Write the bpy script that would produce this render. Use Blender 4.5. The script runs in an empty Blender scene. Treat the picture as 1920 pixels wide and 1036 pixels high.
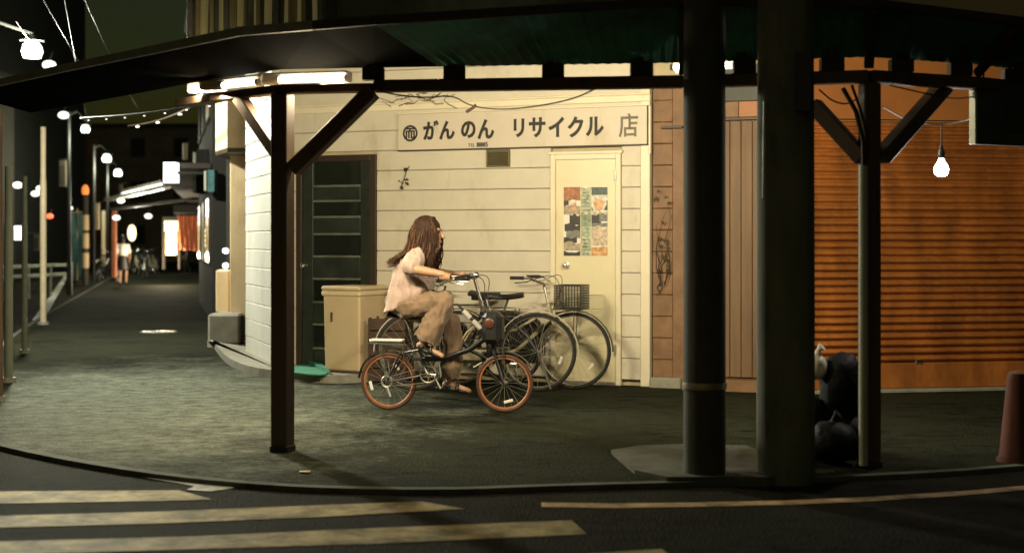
import bpy, bmesh, math, random
import numpy as np
from mathutils import Vector, Matrix, Euler, noise
random.seed(7)
R = math.radians
sc = bpy.context.scene
COL = sc.collection
PI = math.pi

# ------------------------------------------------------------------ camera
F, CX, HY, H = 2667.0, 960.0, 450.0, 1.47
cam_d = bpy.data.cameras.new("camera"); cam = bpy.data.objects.new("camera", cam_d); COL.objects.link(cam)
cam.location = (0, 0, H); cam.rotation_euler = (R(90), 0, 0)
cam_d.sensor_width = 36; cam_d.lens = 50.0
cam_d.shift_y = -(518 - HY) / 1920.0
cam_d.clip_start = 0.1; cam_d.clip_end = 600
cam_d.dof.use_dof = True; cam_d.dof.focus_distance = 12.6; cam_d.dof.aperture_fstop = 1.5
sc.camera = cam

# ------------------------------------------------------------------ night sky
world = bpy.data.worlds.new("World"); sc.world = world; world.use_nodes = True
wn = world.node_tree.nodes; wl = world.node_tree.links
bg = wn["Background"]
sky = wn.new("ShaderNodeTexSky"); sky.sky_type = 'NISHITA'; sky.sun_disc = False
sky.sun_elevation = R(1.0); sky.sun_rotation = R(200)
tint = wn.new("ShaderNodeMixRGB"); tint.blend_type = 'MULTIPLY'; tint.inputs[0].default_value = 1
tint.inputs[2].default_value = (0.62, 0.8, 0.5, 1)
wl.new(sky.outputs[0], tint.inputs[1]); wl.new(tint.outputs[0], bg.inputs[0])
bg.inputs[1].default_value = 0.02
# the dim glow of the night town from behind the viewer
sun_d = bpy.data.lights.new("night_glow", 'SUN'); sun = bpy.data.objects.new("night_glow", sun_d); COL.objects.link(sun)
sun_d.energy = 0.075; sun_d.angle = R(60); sun_d.color = (0.95, 1.0, 0.66)
sun.rotation_euler = (R(38), 0, R(-25))
sc.view_settings.view_transform = 'Standard'; sc.view_settings.look = 'None'
sc.view_settings.exposure = 0; sc.view_settings.gamma = 1
sc.view_settings.use_curve_mapping = False
sc.cycles.use_denoising = True
sc.cycles.sample_clamp_indirect = 4
sc.cycles.max_bounces = 6

# ------------------------------------------------------------------ helpers: pixels of the 1920x1036 photo to places
def P(px, py, d): return Vector(((px - CX) / F * d, d, H + (HY - py) / F * d))
def G(px, py, z=0.0):
    d = (H - z) * F / (py - HY); return Vector(((px - CX) / F * d, d, z))
class Frame:
    """a vertical plane with an origin on the ground, x along it, y into it"""
    def __init__(s, a, b):
        s.o = Vector((a[0], a[1], 0)); v = Vector((b[0] - a[0], b[1] - a[1], 0)); s.len = v.length
        s.e = v.normalized(); s.n = Vector((-s.e.y, s.e.x, 0)); s.rz = math.atan2(s.e.y, s.e.x)
    def u(s, px, off=0.0):
        k = (px - CX) / F; o = s.o + s.n * off
        return (k * o.y - o.x) / (s.e.x - k * s.e.y)
    def z(s, px, py, off=0.0):
        Y = (s.o + s.n * off + s.e * s.u(px, off)).y
        return H + (HY - py) / F * Y
    def w(s, u, y, z): return s.o + s.e * u + s.n * y + Vector((0, 0, z))

FR = {}
def empty(name, loc, rz=0.0):
    o = bpy.data.objects.new(name, None); COL.objects.link(o); o.empty_display_size = 0.1
    o.location = loc; o.rotation_euler = (0, 0, rz); FR[o.name] = (Vector(loc), rz); return o
def tag(o, label=None, cat=None, group=None, kind=None):
    if label: o["label"] = label
    if cat: o["category"] = cat
    if group: o["group"] = group
    if kind: o["kind"] = kind
    return o
def thing(name, label, cat, loc=(0, 0, 0), rz=0.0, group=None):
    return tag(empty(name, loc, rz), label, cat, group)
def root(o):
    while o.parent: o = o.parent
    return o

class MB:
    def __init__(s): s.v = []; s.f = []; s.m = []; s.mi = 0
    def add(s, vs, fs):
        b = len(s.v); s.v += [Vector(v) for v in vs]; s.f += [[b + i for i in f] for f in fs]; s.m += [s.mi] * len(fs); return s
    def box(s, lo, hi, ch=0.0, M=None):
        x0, y0, z0 = lo; x1, y1, z1 = hi
        if ch <= 0:
            vs = [(x, y, z) for z in (z0, z1) for y in (y0, y1) for x in (x0, x1)]
            fs = [[0, 2, 3, 1], [4, 5, 7, 6], [0, 1, 5, 4], [2, 6, 7, 3], [0, 4, 6, 2], [1, 3, 7, 5]]
        else:
            ch = min(ch, (x1 - x0) * .45, (y1 - y0) * .45, (z1 - z0) * .45)
            vs = []; idx = {}
            L = (x0, y0, z0); Hh = (x1, y1, z1)
            for sx in (0, 1):
                for sy in (0, 1):
                    for sz in (0, 1):
                        for ax in range(3):
                            p = []
                            for k, sg in enumerate((sx, sy, sz)):
                                base = Hh[k] if sg else L[k]
                                if k != ax: base += -ch if sg else ch
                                p.append(base)
                            idx[(sx, sy, sz, ax)] = len(vs); vs.append(tuple(p))
            fs = []
            def q(ax, sg):
                o = [k for k in range(3) if k != ax]
                r = []
                for a, b in ((0, 0), (1, 0), (1, 1), (0, 1)):
                    t = [0, 0, 0]; t[ax] = sg; t[o[0]] = a; t[o[1]] = b; r.append(idx[(*t, ax)])
                fs.append(r)
            for ax in range(3):
                q(ax, 0); q(ax, 1)
            for ax in range(3):
                o = [k for k in range(3) if k != ax]
                for a in (0, 1):
                    for b in (0, 1):
                        t0 = [0, 0, 0]; t0[o[0]] = a; t0[o[1]] = b; t1 = list(t0); t1[ax] = 1
                        fs.append([idx[(*t0, o[0])], idx[(*t1, o[0])], idx[(*t1, o[1])], idx[(*t0, o[1])]])
            for sx in (0, 1):
                for sy in (0, 1):
                    for sz in (0, 1): fs.append([idx[(sx, sy, sz, k)] for k in range(3)])
        if M is not None: vs = [M @ Vector(v) for v in vs]
        return s.add(vs, fs)
    def beam(s, a, b, w, h, ch=0.004, up=(0, 0, 1)):
        a = Vector(a); b = Vector(b); d = b - a; L = d.length; x = d.normalized(); u = Vector(up)
        if abs(x.dot(u)) > .98: u = Vector((0, 1, 0))
        y = u.cross(x).normalized(); z = x.cross(y)
        M = Matrix(((x.x, y.x, z.x, a.x), (x.y, y.y, z.y, a.y), (x.z, y.z, z.z, a.z), (0, 0, 0, 1)))
        return s.box((0, -w / 2, -h / 2), (L, w / 2, h / 2), ch, M)
    def tube(s, pts, r, n=8, cap=True):
        pts = [Vector(p) for p in pts]
        rs = r if isinstance(r, (list, tuple)) else [r] * len(pts)
        ref = None; rings = []
        for i, p in enumerate(pts):
            t = (pts[min(i + 1, len(pts) - 1)] - pts[max(i - 1, 0)])
            if t.length < 1e-9: t = Vector((0, 0, 1))
            t.normalize()
            if ref is None: ref = t.orthogonal().normalized()
            else:
                ref = ref - t * ref.dot(t)
                ref = ref.normalized() if ref.length > 1e-6 else t.orthogonal().normalized()
            bn = t.cross(ref)
            rings.append([p + (ref * math.cos(2 * PI * k / n) + bn * math.sin(2 * PI * k / n)) * rs[i] for k in range(n)])
        vs = [v for rg in rings for v in rg]; fs = []
        for i in range(len(pts) - 1):
            for k in range(n):
                k2 = (k + 1) % n; fs.append([i * n + k, i * n + k2, (i + 1) * n + k2, (i + 1) * n + k])
        if cap: fs.append(list(range(n - 1, -1, -1))); fs.append([(len(pts) - 1) * n + k for k in range(n)])
        return s.add(vs, fs)
    def ell(s, c, r, n=12, m=8, M=None):
        c = Vector(c); r = (r, r, r) if not isinstance(r, (tuple, list)) else r
        vs = [Vector((0, 0, -r[2]))]
        for j in range(1, m):
            th = -PI / 2 + PI * j / m
            for k in range(n):
                a = 2 * PI * k / n; vs.append(Vector((r[0] * math.cos(th) * math.cos(a), r[1] * math.cos(th) * math.sin(a), r[2] * math.sin(th))))
        vs.append(Vector((0, 0, r[2])))
        fs = [[0, 1 + (k + 1) % n, 1 + k] for k in range(n)]
        for j in range(m - 2):
            for k in range(n):
                k2 = (k + 1) % n; a = 1 + j * n
                fs.append([a + k, a + k2, a + n + k2, a + n + k])
        a = 1 + (m - 2) * n; e = len(vs) - 1
        fs += [[a + k, a + (k + 1) % n, e] for k in range(n)]
        return s.add([(M @ v if M else v) + c for v in vs], fs)
    def lathe(s, c, prof, n=20, axis=None):
        """prof: list of (r, h) along axis from c"""
        c = Vector(c); t = Vector(axis or (0, 0, 1)).normalized(); a = t.orthogonal().normalized(); b = t.cross(a)
        vs = []; fs = []
        for r, h in prof:
            for k in range(n):
                g = 2 * PI * k / n; vs.append(c + t * h + (a * math.cos(g) + b * math.sin(g)) * r)
        for i in range(len(prof) - 1):
            for k in range(n):
                k2 = (k + 1) % n; fs.append([i * n + k, i * n + k2, (i + 1) * n + k2, (i + 1) * n + k])
        fs.append(list(range(n - 1, -1, -1))); fs.append([(len(prof) - 1) * n + k for k in range(n)])
        return s.add(vs, fs)
    def torus(s, c, axis, Rr, r, n=40, m=8, a0=0, a1=2 * PI, up=None, flat=1.0):
        c = Vector(c); t = Vector(axis).normalized(); a = Vector(up).normalized() if up else t.orthogonal().normalized(); b = t.cross(a)
        full = abs(a1 - a0 - 2 * PI) < 1e-6; N = n if full else n + 1
        vs = []; fs = []
        for i in range(N):
            g = a0 + (a1 - a0) * i / n; d = a * math.cos(g) + b * math.sin(g)
            for k in range(m):
                h = 2 * PI * k / m; vs.append(c + d * (Rr + r * math.cos(h)) + t * (r * flat * math.sin(h)))
        for i in range(n):
            j = (i + 1) % N
            for k in range(m):
                k2 = (k + 1) % m; fs.append([i * m + k, j * m + k, j * m + k2, i * m + k2])
        if not full: fs.append(list(range(m))); fs.append([n * m + k for k in range(m - 1, -1, -1)])
        return s.add(vs, fs)
    def prism(s, poly, z0, z1):
        n = len(poly); vs = [(p[0], p[1], z0) for p in poly] + [(p[0], p[1], z1) for p in poly]
        fs = [[i, (i + 1) % n, n + (i + 1) % n, n + i] for i in range(n)] + [list(range(n - 1, -1, -1)), list(range(n, 2 * n))]
        return s.add(vs, fs)
    def build(s, name, mats, parent=None, smooth=False, world=False, loc=None):
        vs = s.v
        if world and parent is not None:
            l, rz = FR[root(parent).name]; M = Matrix.Rotation(-rz, 4, 'Z') @ Matrix.Translation(-l); vs = [M @ v for v in vs]
        me = bpy.data.meshes.new(name)
        me.from_pydata([tuple(v) for v in vs], [], s.f)
        mats = mats if isinstance(mats, (list, tuple)) else [mats]
        for m in mats: me.materials.append(m)
        if len(mats) > 1: me.polygons.foreach_set("material_index", s.m)
        bm = bmesh.new(); bm.from_mesh(me); bmesh.ops.recalc_face_normals(bm, faces=bm.faces); bm.to_mesh(me); bm.free()
        if smooth:
            me.polygons.foreach_set("use_smooth", [True] * len(me.polygons))
            me.set_sharp_from_angle(angle=R(40))
        o = bpy.data.objects.new(name, me); COL.objects.link(o)
        if parent is not None: o.parent = parent
        if loc is not None: o.location = loc
        return o
def dup(o, parent=None):
    c = o.copy(); COL.objects.link(c)
    if parent is not None: c.parent = parent
    for ch in list(o.children): dup(ch, c)
    if c.type == 'EMPTY': FR[c.name] = FR.get(o.name)
    return c

# ------------------------------------------------------------------ materials
def mat(name, col, rough=0.6, var=0.15, scale=6.0, stretch=(1, 1, 1), bump=0.0, bscale=None, metal=0.0, dirt=None, dscale=1.2, dth=0.55, spec=0.5, sheen=0, trans=0.0, local=False):
    m = bpy.data.materials.new(name); m.use_nodes = True; n = m.node_tree.nodes; l = m.node_tree.links
    b = n["Principled BSDF"]; b.inputs["Roughness"].default_value = rough; b.inputs["Metallic"].default_value = metal
    b.inputs["Specular IOR Level"].default_value = spec
    if sheen: b.inputs["Sheen Weight"].default_value = sheen
    if local: pos = n.new("ShaderNodeTexCoord").outputs["Object"]
    else: pos = n.new("ShaderNodeNewGeometry").outputs["Position"]
    mp = n.new("ShaderNodeMapping"); mp.inputs["Scale"].default_value = stretch; l.new(pos, mp.inputs[0])
    nz = n.new("ShaderNodeTexNoise"); nz.inputs["Scale"].default_value = scale; nz.inputs["Detail"].default_value = 6; nz.inputs["Roughness"].default_value = .65
    l.new(mp.outputs[0], nz.inputs["Vector"])
    rp = n.new("ShaderNodeValToRGB"); rp.color_ramp.elements[0].position = .3; rp.color_ramp.elements[1].position = .7
    rp.color_ramp.elements[0].color = (*[max(0, c * (1 - var)) for c in col], 1); rp.color_ramp.elements[1].color = (*[min(1, c * (1 + var)) for c in col], 1)
    l.new(nz.outputs[0], rp.inputs[0]); out = rp.outputs[0]
    if dirt:
        d = n.new("ShaderNodeTexNoise"); d.inputs["Scale"].default_value = dscale; d.inputs["Detail"].default_value = 8; d.inputs["Roughness"].default_value = .7
        mp2 = n.new("ShaderNodeMapping"); mp2.inputs["Scale"].default_value = (2.2, 2.2, .8); l.new(pos, mp2.inputs[0]); l.new(mp2.outputs[0], d.inputs["Vector"])
        r2 = n.new("ShaderNodeValToRGB"); r2.color_ramp.elements[0].position = dth; r2.color_ramp.elements[1].position = min(.99, dth + .2)
        r2.color_ramp.elements[0].color = (0, 0, 0, 1); r2.color_ramp.elements[1].color = (.7, .7, .7, 1); l.new(d.outputs[0], r2.inputs[0])
        mx = n.new("ShaderNodeMixRGB"); l.new(r2.outputs[0], mx.inputs[0]); l.new(out, mx.inputs[1]); mx.inputs[2].default_value = (*dirt, 1); out = mx.outputs[0]
    l.new(out, b.inputs["Base Color"])
    if bump:
        bz = nz
        if bscale:
            bz = n.new("ShaderNodeTexNoise"); bz.inputs["Scale"].default_value = bscale; bz.inputs["Detail"].default_value = 5; l.new(mp.outputs[0], bz.inputs["Vector"])
        bp = n.new("ShaderNodeBump"); bp.inputs["Strength"].default_value = 1; bp.inputs["Distance"].default_value = bump
        l.new(bz.outputs[0], bp.inputs["Height"]); l.new(bp.outputs[0], b.inputs["Normal"])
    if trans: b.inputs["Transmission Weight"].default_value = trans
    return m
def emit(name, col, s):
    m = bpy.data.materials.new(name); m.use_nodes = True; n = m.node_tree.nodes; l = m.node_tree.links
    b = n["Principled BSDF"]; b.inputs["Base Color"].default_value = (*[min(.8, c) for c in col], 1)
    b.inputs["Emission Color"].default_value = (*col, 1); b.inputs["Emission Strength"].default_value = s
    return m
def asphalt(name, base, v=0.5, lit_pool=None):  # lit_pool: place, radius and colour of a painted pool of light
    m = bpy.data.materials.new(name); m.use_nodes = True; n = m.node_tree.nodes; l = m.node_tree.links
    b = n["Principled BSDF"]; b.inputs["Roughness"].default_value = .85; b.inputs["Specular IOR Level"].default_value = .02
    pos = n.new("ShaderNodeNewGeometry").outputs["Position"]
    def nz(s, d, st=(1, 1, 1)):
        mp = n.new("ShaderNodeMapping"); mp.inputs["Scale"].default_value = st; l.new(pos, mp.inputs[0])
        t = n.new("ShaderNodeTexNoise"); t.inputs["Scale"].default_value = s; t.inputs["Detail"].default_value = d; t.inputs["Roughness"].default_value = .7; l.new(mp.outputs[0], t.inputs["Vector"]); return t.outputs[0]
    big = nz(.7, 5); mid = nz(9, 6); fine = nz(70, 3)
    vo = n.new("ShaderNodeTexVoronoi"); vo.inputs["Scale"].default_value = 55; l.new(pos, vo.inputs["Vector"])
    def math_(op, a, c):
        t = n.new("ShaderNodeMath"); t.operation = op
        for i, x in enumerate((a, c)):
            if isinstance(x, (int, float)): t.inputs[i].default_value = x
            else: l.new(x, t.inputs[i])
        return t.outputs[0]
    streak = nz(2.6, 5, (1.0, 2.6, 1)); s = math_('ADD', math_('MULTIPLY', big, .7), math_('ADD', math_('MULTIPLY', mid, .5), math_('ADD', math_('MULTIPLY', fine, .5), math_('MULTIPLY', streak, .7))))
    rp = n.new("ShaderNodeValToRGB"); e = rp.color_ramp.elements
    e[0].position = .85; e[1].position = 1.0
    s2 = math_('MULTIPLY', s, .82)
    e[0].position = .78; e[1].position = 1.0
    e[0].color = (*[c * (1 - v) for c in base], 1); e[1].color = (*[c * (1 + 2.2 * v) for c in base], 1)
    l.new(s2, rp.inputs[0]); out = rp.outputs[0]
    if lit_pool:
        # a pool of lamplight painted into the pavement colour, ragged at its edge
        (wx, wy, wr, pool_col) = lit_pool
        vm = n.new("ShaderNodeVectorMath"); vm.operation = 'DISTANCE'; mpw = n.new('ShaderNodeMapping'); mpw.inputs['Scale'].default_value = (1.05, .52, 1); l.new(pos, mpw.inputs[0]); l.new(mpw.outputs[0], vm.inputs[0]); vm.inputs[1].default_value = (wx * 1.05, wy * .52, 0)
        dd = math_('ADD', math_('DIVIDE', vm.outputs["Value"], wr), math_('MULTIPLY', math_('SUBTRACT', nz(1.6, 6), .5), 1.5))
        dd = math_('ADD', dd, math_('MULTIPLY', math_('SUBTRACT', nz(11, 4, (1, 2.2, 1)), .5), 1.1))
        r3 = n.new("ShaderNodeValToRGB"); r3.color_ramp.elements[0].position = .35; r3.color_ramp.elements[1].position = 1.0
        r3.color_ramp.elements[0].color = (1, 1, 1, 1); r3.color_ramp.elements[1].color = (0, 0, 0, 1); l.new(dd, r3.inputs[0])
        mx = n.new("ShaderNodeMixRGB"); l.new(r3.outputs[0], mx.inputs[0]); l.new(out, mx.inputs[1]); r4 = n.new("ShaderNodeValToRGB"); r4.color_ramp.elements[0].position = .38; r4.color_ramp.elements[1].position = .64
        r4.color_ramp.elements[0].color = (*[c * .38 for c in pool_col], 1); r4.color_ramp.elements[1].color = (*[c * 1.75 for c in pool_col], 1)
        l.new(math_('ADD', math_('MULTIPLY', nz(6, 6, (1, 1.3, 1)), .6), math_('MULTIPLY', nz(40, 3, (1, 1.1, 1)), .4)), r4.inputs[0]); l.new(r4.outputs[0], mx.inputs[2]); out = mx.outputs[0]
    l.new(out, b.inputs["Base Color"])
    bp = n.new("ShaderNodeBump"); bp.inputs["Distance"].default_value = .012; bp.inputs["Strength"].default_value = .8
    l.new(math_('ADD', vo.outputs["Distance"], math_('MULTIPLY', mid, 1.2)), bp.inputs["Height"]); l.new(bp.outputs[0], b.inputs["Normal"])
    return m
def worn_paint(name, col, base):
    m = mat(name, col, .7, .12, 8, bump=.002, bscale=60, dirt=base, dscale=1.7, dth=.4, spec=.03); return m

M = {}
M['asphalt'] = asphalt('road_asphalt', (.012, .0115, .008))
M['walk'] = asphalt('pavement_asphalt', (.009, .0098, .006), .85, (-3.3, 12.6, 2.95, (.13, .14, .108)))  # with the lit pool left of the front post painted in
M['kerb'] = mat('kerb_concrete', (.11, .11, .09), .9, .3, 5, bump=.004, dirt=(.04, .04, .03), spec=.05)
M['concrete'] = mat('concrete', (.24, .23, .18), .85, .2, 7, bump=.004, dirt=(.14, .13, .09))
M['stripe'] = worn_paint('crossing_paint', (.5, .4, .21), (.05, .044, .028))
M['line'] = worn_paint('line_paint', (.6, .42, .22), (.07, .065, .05))
M['white_line'] = worn_paint('white_line_paint', (.75, .74, .68), (.1, .1, .08))
M['cream'] = mat('cream_board_paint', (.6, .54, .415), .55, .07, 3, bump=.0015, bscale=30, dirt=(.4, .3, .16), dscale=1.3, dth=.55)
M['cool_lit_board'] = mat('cool_lit_board_paint', (.62, .62, .54), .55, .06, 3, bump=.0015, bscale=30, dirt=(.4, .37, .26), dscale=1.3, dth=.55)  # same cream paint, cool street light mixed into its colour
M['backing'] = mat('dark_backing', (.46, .38, .23), .8, .1)
M['trim'] = mat('cream_trim_paint', (.72, .64, .46), .45, .05, 4, dirt=(.45, .35, .2), dscale=2.5, dth=.64)
M['door_cream'] = mat('door_cream_paint', (.68, .6, .38), .4, .05, 2, dirt=(.5, .42, .2), dscale=1.4, dth=.58)
M['timber'] = mat('dark_timber', (.085, .05, .027), .65, .35, 9, (1, 1, .12), bump=.003)
M['timber_lit'] = mat('lit_timber', (.5, .36, .22), .65, .2, 9, (1, 1, .12), bump=.002)  # brace timber, its colour lightened for the lamplight falling on it
M['rafter'] = mat('black_brown_timber', (.03, .022, .013), .7, .3, 9, bump=.003)
M['green_sheet'] = mat('green_canopy_sheet', (.032, .17, .105), .7, .3, 3, bump=.002, dirt=(.012, .03, .02), dscale=1.1, dth=.45)
M['black_sheet'] = mat('black_brown_canopy_sheet', (.003, .003, .0025), .95, .3, 3, dirt=(.006, .006, .005), dscale=1.1, dth=.5, spec=.01)
M['roof_top'] = mat('roof_sheet', (.06, .07, .055), .6, .3, 3)
M['eave'] = mat('weathered_eave', (.2, .19, .15), .6, .3, 5)
M['brown_board'] = mat('tan_brown_board', (.2, .105, .045), .6, .3, 5, (1, 1, 1), bump=.003, dirt=(.14, .07, .03), dscale=2.5, dth=.5)
M['wood_door'] = mat('aged_wood_plank', (.15, .085, .038), .6, .3, 14, (1, 1, .06), bump=.003, dirt=(.12, .06, .03), dscale=2, dth=.58)
M['orange'] = mat('orange_paint', (.3, .11, .026), .5, .12, 3, dirt=(.25, .1, .03), dscale=1.5, dth=.55)
M['slat'] = mat('orange_brown_shutter', (.38, .132, .027), .42, .35, 3, (1, 1, .25), bump=.001, dirt=(.17, .06, .018), dscale=2.4, dth=.43, metal=.15)
M['dark_frame'] = mat('dark_brown_frame', (.035, .022, .013), .45, .25, 8)
M['glass_dark'] = mat('dark_glass', (.01, .014, .011), .08, .2, 4, spec=.8)
M['panel_dark'] = mat('dark_green_panel', (.022, .028, .02), .35, .35, 6, bump=.001)
M['sign_face'] = mat('sign_face_cream', (.6, .52, .4), .5, .05, 2, dirt=(.45, .36, .2), dscale=1.2, dth=.55)
M['ink'] = mat('sign_ink', (.022, .018, .012), .6, .3, 12)
M['ink_grey'] = mat('faded_ink', (.15, .13, .09), .6, .3, 12)
M['metal'] = mat('bright_metal', (.7, .68, .62), .25, .1, 10, metal=1)
M['metal_dull'] = mat('dull_metal', (.4, .38, .32), .4, .2, 10, metal=.8)
M['black'] = mat('black_plastic', (.012, .012, .011), .45, .3, 10)
M['rubber'] = mat('black_rubber', (.015, .014, .012), .8, .3, 20)
M['gum_dark'] = mat('dark_tan_tyre_rubber', (.07, .027, .012), .7, .35, 9)
M['gum'] = mat('tan_rim_paint', (.34, .13, .05), .6, .25, 9)
M['black_paint'] = mat('black_frame_paint', (.014, .014, .015), .3, .2, 10)
M['cream_paint'] = mat('cream_frame_paint', (.5, .43, .28), .35, .1, 10)
M['pole'] = mat('pole_concrete', (.16, .16, .105), .85, .25, 6, (1, 1, .3), bump=.003, dirt=(.025, .024, .018), dth=.5)
M['pole_black'] = mat('pole_black_sleeve', (.05, .05, .036), .8, .3, 6, (1, 1, .3), bump=.003)
M['pipe'] = mat('pale_conduit', (.4, .42, .32), .5, .15, 6, (1, 1, .2), dirt=(.2, .2, .13), dth=.5)
M['skin'] = mat('skin', (.4, .225, .13), .5, .06, 12)
M['shirt'] = mat('pale_pink_cotton', (.4, .285, .235), .85, .08, 14, bump=.002, bscale=90, sheen=.3)
M['trousers'] = mat('beige_cotton', (.19, .122, .07), .85, .08, 14, bump=.002, bscale=90, sheen=.3)
M['hair'] = mat('brown_hair', (.03, .0135, .0065), .7, .5, 60, (1, 1, .15), spec=.2)
M['hair_light'] = mat('lighter_brown_hair', (.085, .041, .018), .7, .5, 60, (1, 1, .15), spec=.2)
M['silver'] = mat('silver_mudguard', (.75, .7, .6), .3, .1, 10, metal=.2)
M['shoe'] = mat('black_shoe', (.012, .012, .012), .5, .2)
M['bin'] = mat('cream_bin_plastic', (.55, .42, .25), .5, .06, 3, dirt=(.35, .24, .12), dscale=2, dth=.6)
M['bin_edge'] = mat('cream_bin_rim', (.62, .5, .3), .5, .06, 3)
M['green_mat'] = mat('green_mat', (.02, .2, .11), .9, .2, 40, bump=.004)
M['brown_crate'] = mat('dark_brown_crate', (.06, .032, .018), .7, .3, 8)
M['bag_black'] = mat('black_bag_film', (.004, .005, .005), .6, .2, 8, bump=.02, bscale=9, spec=.15)
M['bag_white'] = mat('white_bag_film', (.7, .62, .5), .4, .1, 8, bump=.008, bscale=14)
M['cone'] = mat('red_orange_cone', (.085, .025, .01), .8, .15, 5, dirt=(.2, .05, .02), dth=.5)
M['grey_panel'] = mat('dark_grey_panel', (.06, .062, .05), .6, .12, 2, dirt=(.03, .03, .025), dth=.5)
M['vent'] = mat('olive_vent_metal', (.13, .11, .05), .5, .2)
M['door_rail'] = mat('worn_green_rail', (.12, .13, .095), .35, .3)
M['cable'] = mat('brown_cable', (.03, .018, .008), .6, .2)
M['leaf'] = mat('dry_leaf', (.05, .04, .012), .7, .3)
M['far_dark'] = mat('far_dark_wall', (.014, .015, .011), .8, .3, 1.2)
M['far_brown'] = mat('far_brown_wall', (.04, .033, .022), .8, .3, 1.2)
M['far_cream'] = mat('far_cream_render', (.55, .42, .24), .7, .08, 2, dirt=(.3, .22, .1), dth=.55)
M['far_tan'] = mat('far_tan_wall', (.1, .08, .05), .8, .35, 1.2)
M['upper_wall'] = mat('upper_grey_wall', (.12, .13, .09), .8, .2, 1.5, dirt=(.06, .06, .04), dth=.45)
M['curtain'] = mat('yellowed_curtain', (.4, .33, .15), .8, .25, 9, (1, 1, .05))
M['teal'] = mat('teal_banner', (.05, .14, .15), .8, .4, 6)
M['noren'] = mat('orange_curtain_cloth', (.5, .15, .06), .85, .25, 5, (1, 1, .2))
M['window_dark'] = mat('dark_window', (.02, .025, .022), .15, .3, 3)
M['far_post'] = mat('far_post_paint', (.5, .42, .27), .6, .15, 4)
M['far_post_grey'] = mat('far_post_grey_paint', (.17, .18, .13), .6, .15, 4)
M['orange_reflector'] = mat('orange_reflector', (.075, .026, .013), .4, .1)
M['wire'] = mat('black_basket_wire', (.02, .018, .014), .5, .2)
M['white_plastic'] = mat('white_plastic', (.75, .7, .6), .4, .05)
E = {}
E['tube'] = emit('lit_tube', (1, .9, .7), 14)
E['bulb'] = emit('lit_bulb', (.8, .95, 1), 14)
E['street'] = emit('lit_street_lamp', (.92, 1, .9), 3.2)
E['small'] = emit('lit_small_lamp', (1, .95, .82), 1.7)
E['strip'] = emit('lit_far_tube', (.95, 1, .92), 5)
E['box'] = emit('lit_sign_box', (.95, 1, .92), 1.9)
E['warm'] = emit('lit_warm', (1, .78, .46), 2.2)
E['warm2'] = emit('lit_warm_dim', (1, .72, .35), .9)
E['curtain'] = emit('self_lit_curtain', (.4, .33, .13), .13)  # glow put into the cloth in place of light falling on it
E['dim'] = emit('dim_lit_pane', (.5, .42, .25), .12)
E['red'] = emit('lit_red', (1, .12, .05), 3)
E['orange'] = emit('lit_orange', (1, .25, .06), 1.0)
def lamp(name, kind, loc, energy, col, parent=None, size=.1, target=None, sx=None, sy=None, angle=None, blend=.6):
    d = bpy.data.lights.new(name, kind); d.energy = energy; d.color = col
    if kind in ('POINT', 'SPOT'): d.shadow_soft_size = size
    if kind == 'AREA': d.shape = 'RECTANGLE'; d.size = sx; d.size_y = sy
    if kind == 'SPOT': d.spot_size = angle; d.spot_blend = blend
    o = bpy.data.objects.new(name, d); COL.objects.link(o); o.location = loc
    if target is not None: o.rotation_euler = (Vector(target) - Vector(loc)).to_track_quat('-Z', 'Y').to_euler()
    if parent is not None:
        o.parent = parent
        l, rz = FR[root(parent).name]; MM = Matrix.Translation(l) @ Matrix.Rotation(rz, 4, 'Z'); o.matrix_parent_inverse = MM.inverted()
    return o

# ================================================================== SETTING
RZ = -.03
MB().add([(-120, -20, RZ), (120, -20, RZ), (120, 260, RZ), (-120, 260, RZ)], [[0, 1, 2, 3]]).build('road', M['asphalt'])['kind'] = 'structure'
kerb_px = [(0, 830), (70, 846), (140, 860), (260, 880), (400, 897), (560, 909), (700, 913), (860, 914), (1000, 908), (1300, 900), (1600, 890), (1920, 872)]
kerb = [Vector((-13.4, 46.0, 0)), Vector((-8.35, 24.5, 0)), Vector((-6.6, 18.0, 0)), Vector((-5.5, 14.2, 0)), Vector((-4.75, 12.0, 0)), Vector((-4.2, 10.8, 0))]
kerb = [Vector((-31, 120, 0))] + kerb + [G(*p) for p in kerb_px] + [Vector((6.5, 11.2, 0)), Vector((10, 14.2, 0)), Vector((20, 22, 0))]
def smoothline(pts, k=2):
    for _ in range(k):
        q = [pts[0]]
        for a, b in zip(pts, pts[1:]): q += [a.lerp(b, .25), a.lerp(b, .75)]
        pts = q + [pts[-1]]
    return pts
kerb = smoothline(kerb)
poly = [(p.x, p.y) for p in kerb] + [(40, 40), (40, 130), (-20, 140)]
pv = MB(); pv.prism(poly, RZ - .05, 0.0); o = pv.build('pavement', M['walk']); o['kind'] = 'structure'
def ribbon(pts, w0, w1, z0, z1, name, m):
    """a band along a polyline from offset w0 to w1 (to the right of travel = outwards)"""
    b = MB(); n = len(pts); q = []
    for i, p in enumerate(pts):
        t = (pts[min(i + 1, n - 1)] - pts[max(i - 1, 0)]).normalized(); s = Vector((t.y, -t.x, 0)) * -1
        s = Vector((-t.y, t.x, 0))
        q.append((p + s * w0, p + s * w1))
    vs = []
    for a, c in q: vs += [(a.x, a.y, z0), (a.x, a.y, z1), (c.x, c.y, z1), (c.x, c.y, z0)]
    fs = []
    for i in range(n - 1):
        for k in range(4):
            k2 = (k + 1) % 4; fs.append([i * 4 + k, i * 4 + k2, i * 4 + 4 + k2, i * 4 + 4 + k])
    fs += [[0, 1, 2, 3], [4 * n - 4, 4 * n - 3, 4 * n - 2, 4 * n - 1]]
    return b.add(vs, fs).build(name, m)
o = ribbon(kerb, -.07, .008, RZ - .03, .003, 'kerb', M['kerb']); o['kind'] = 'structure'
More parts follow.
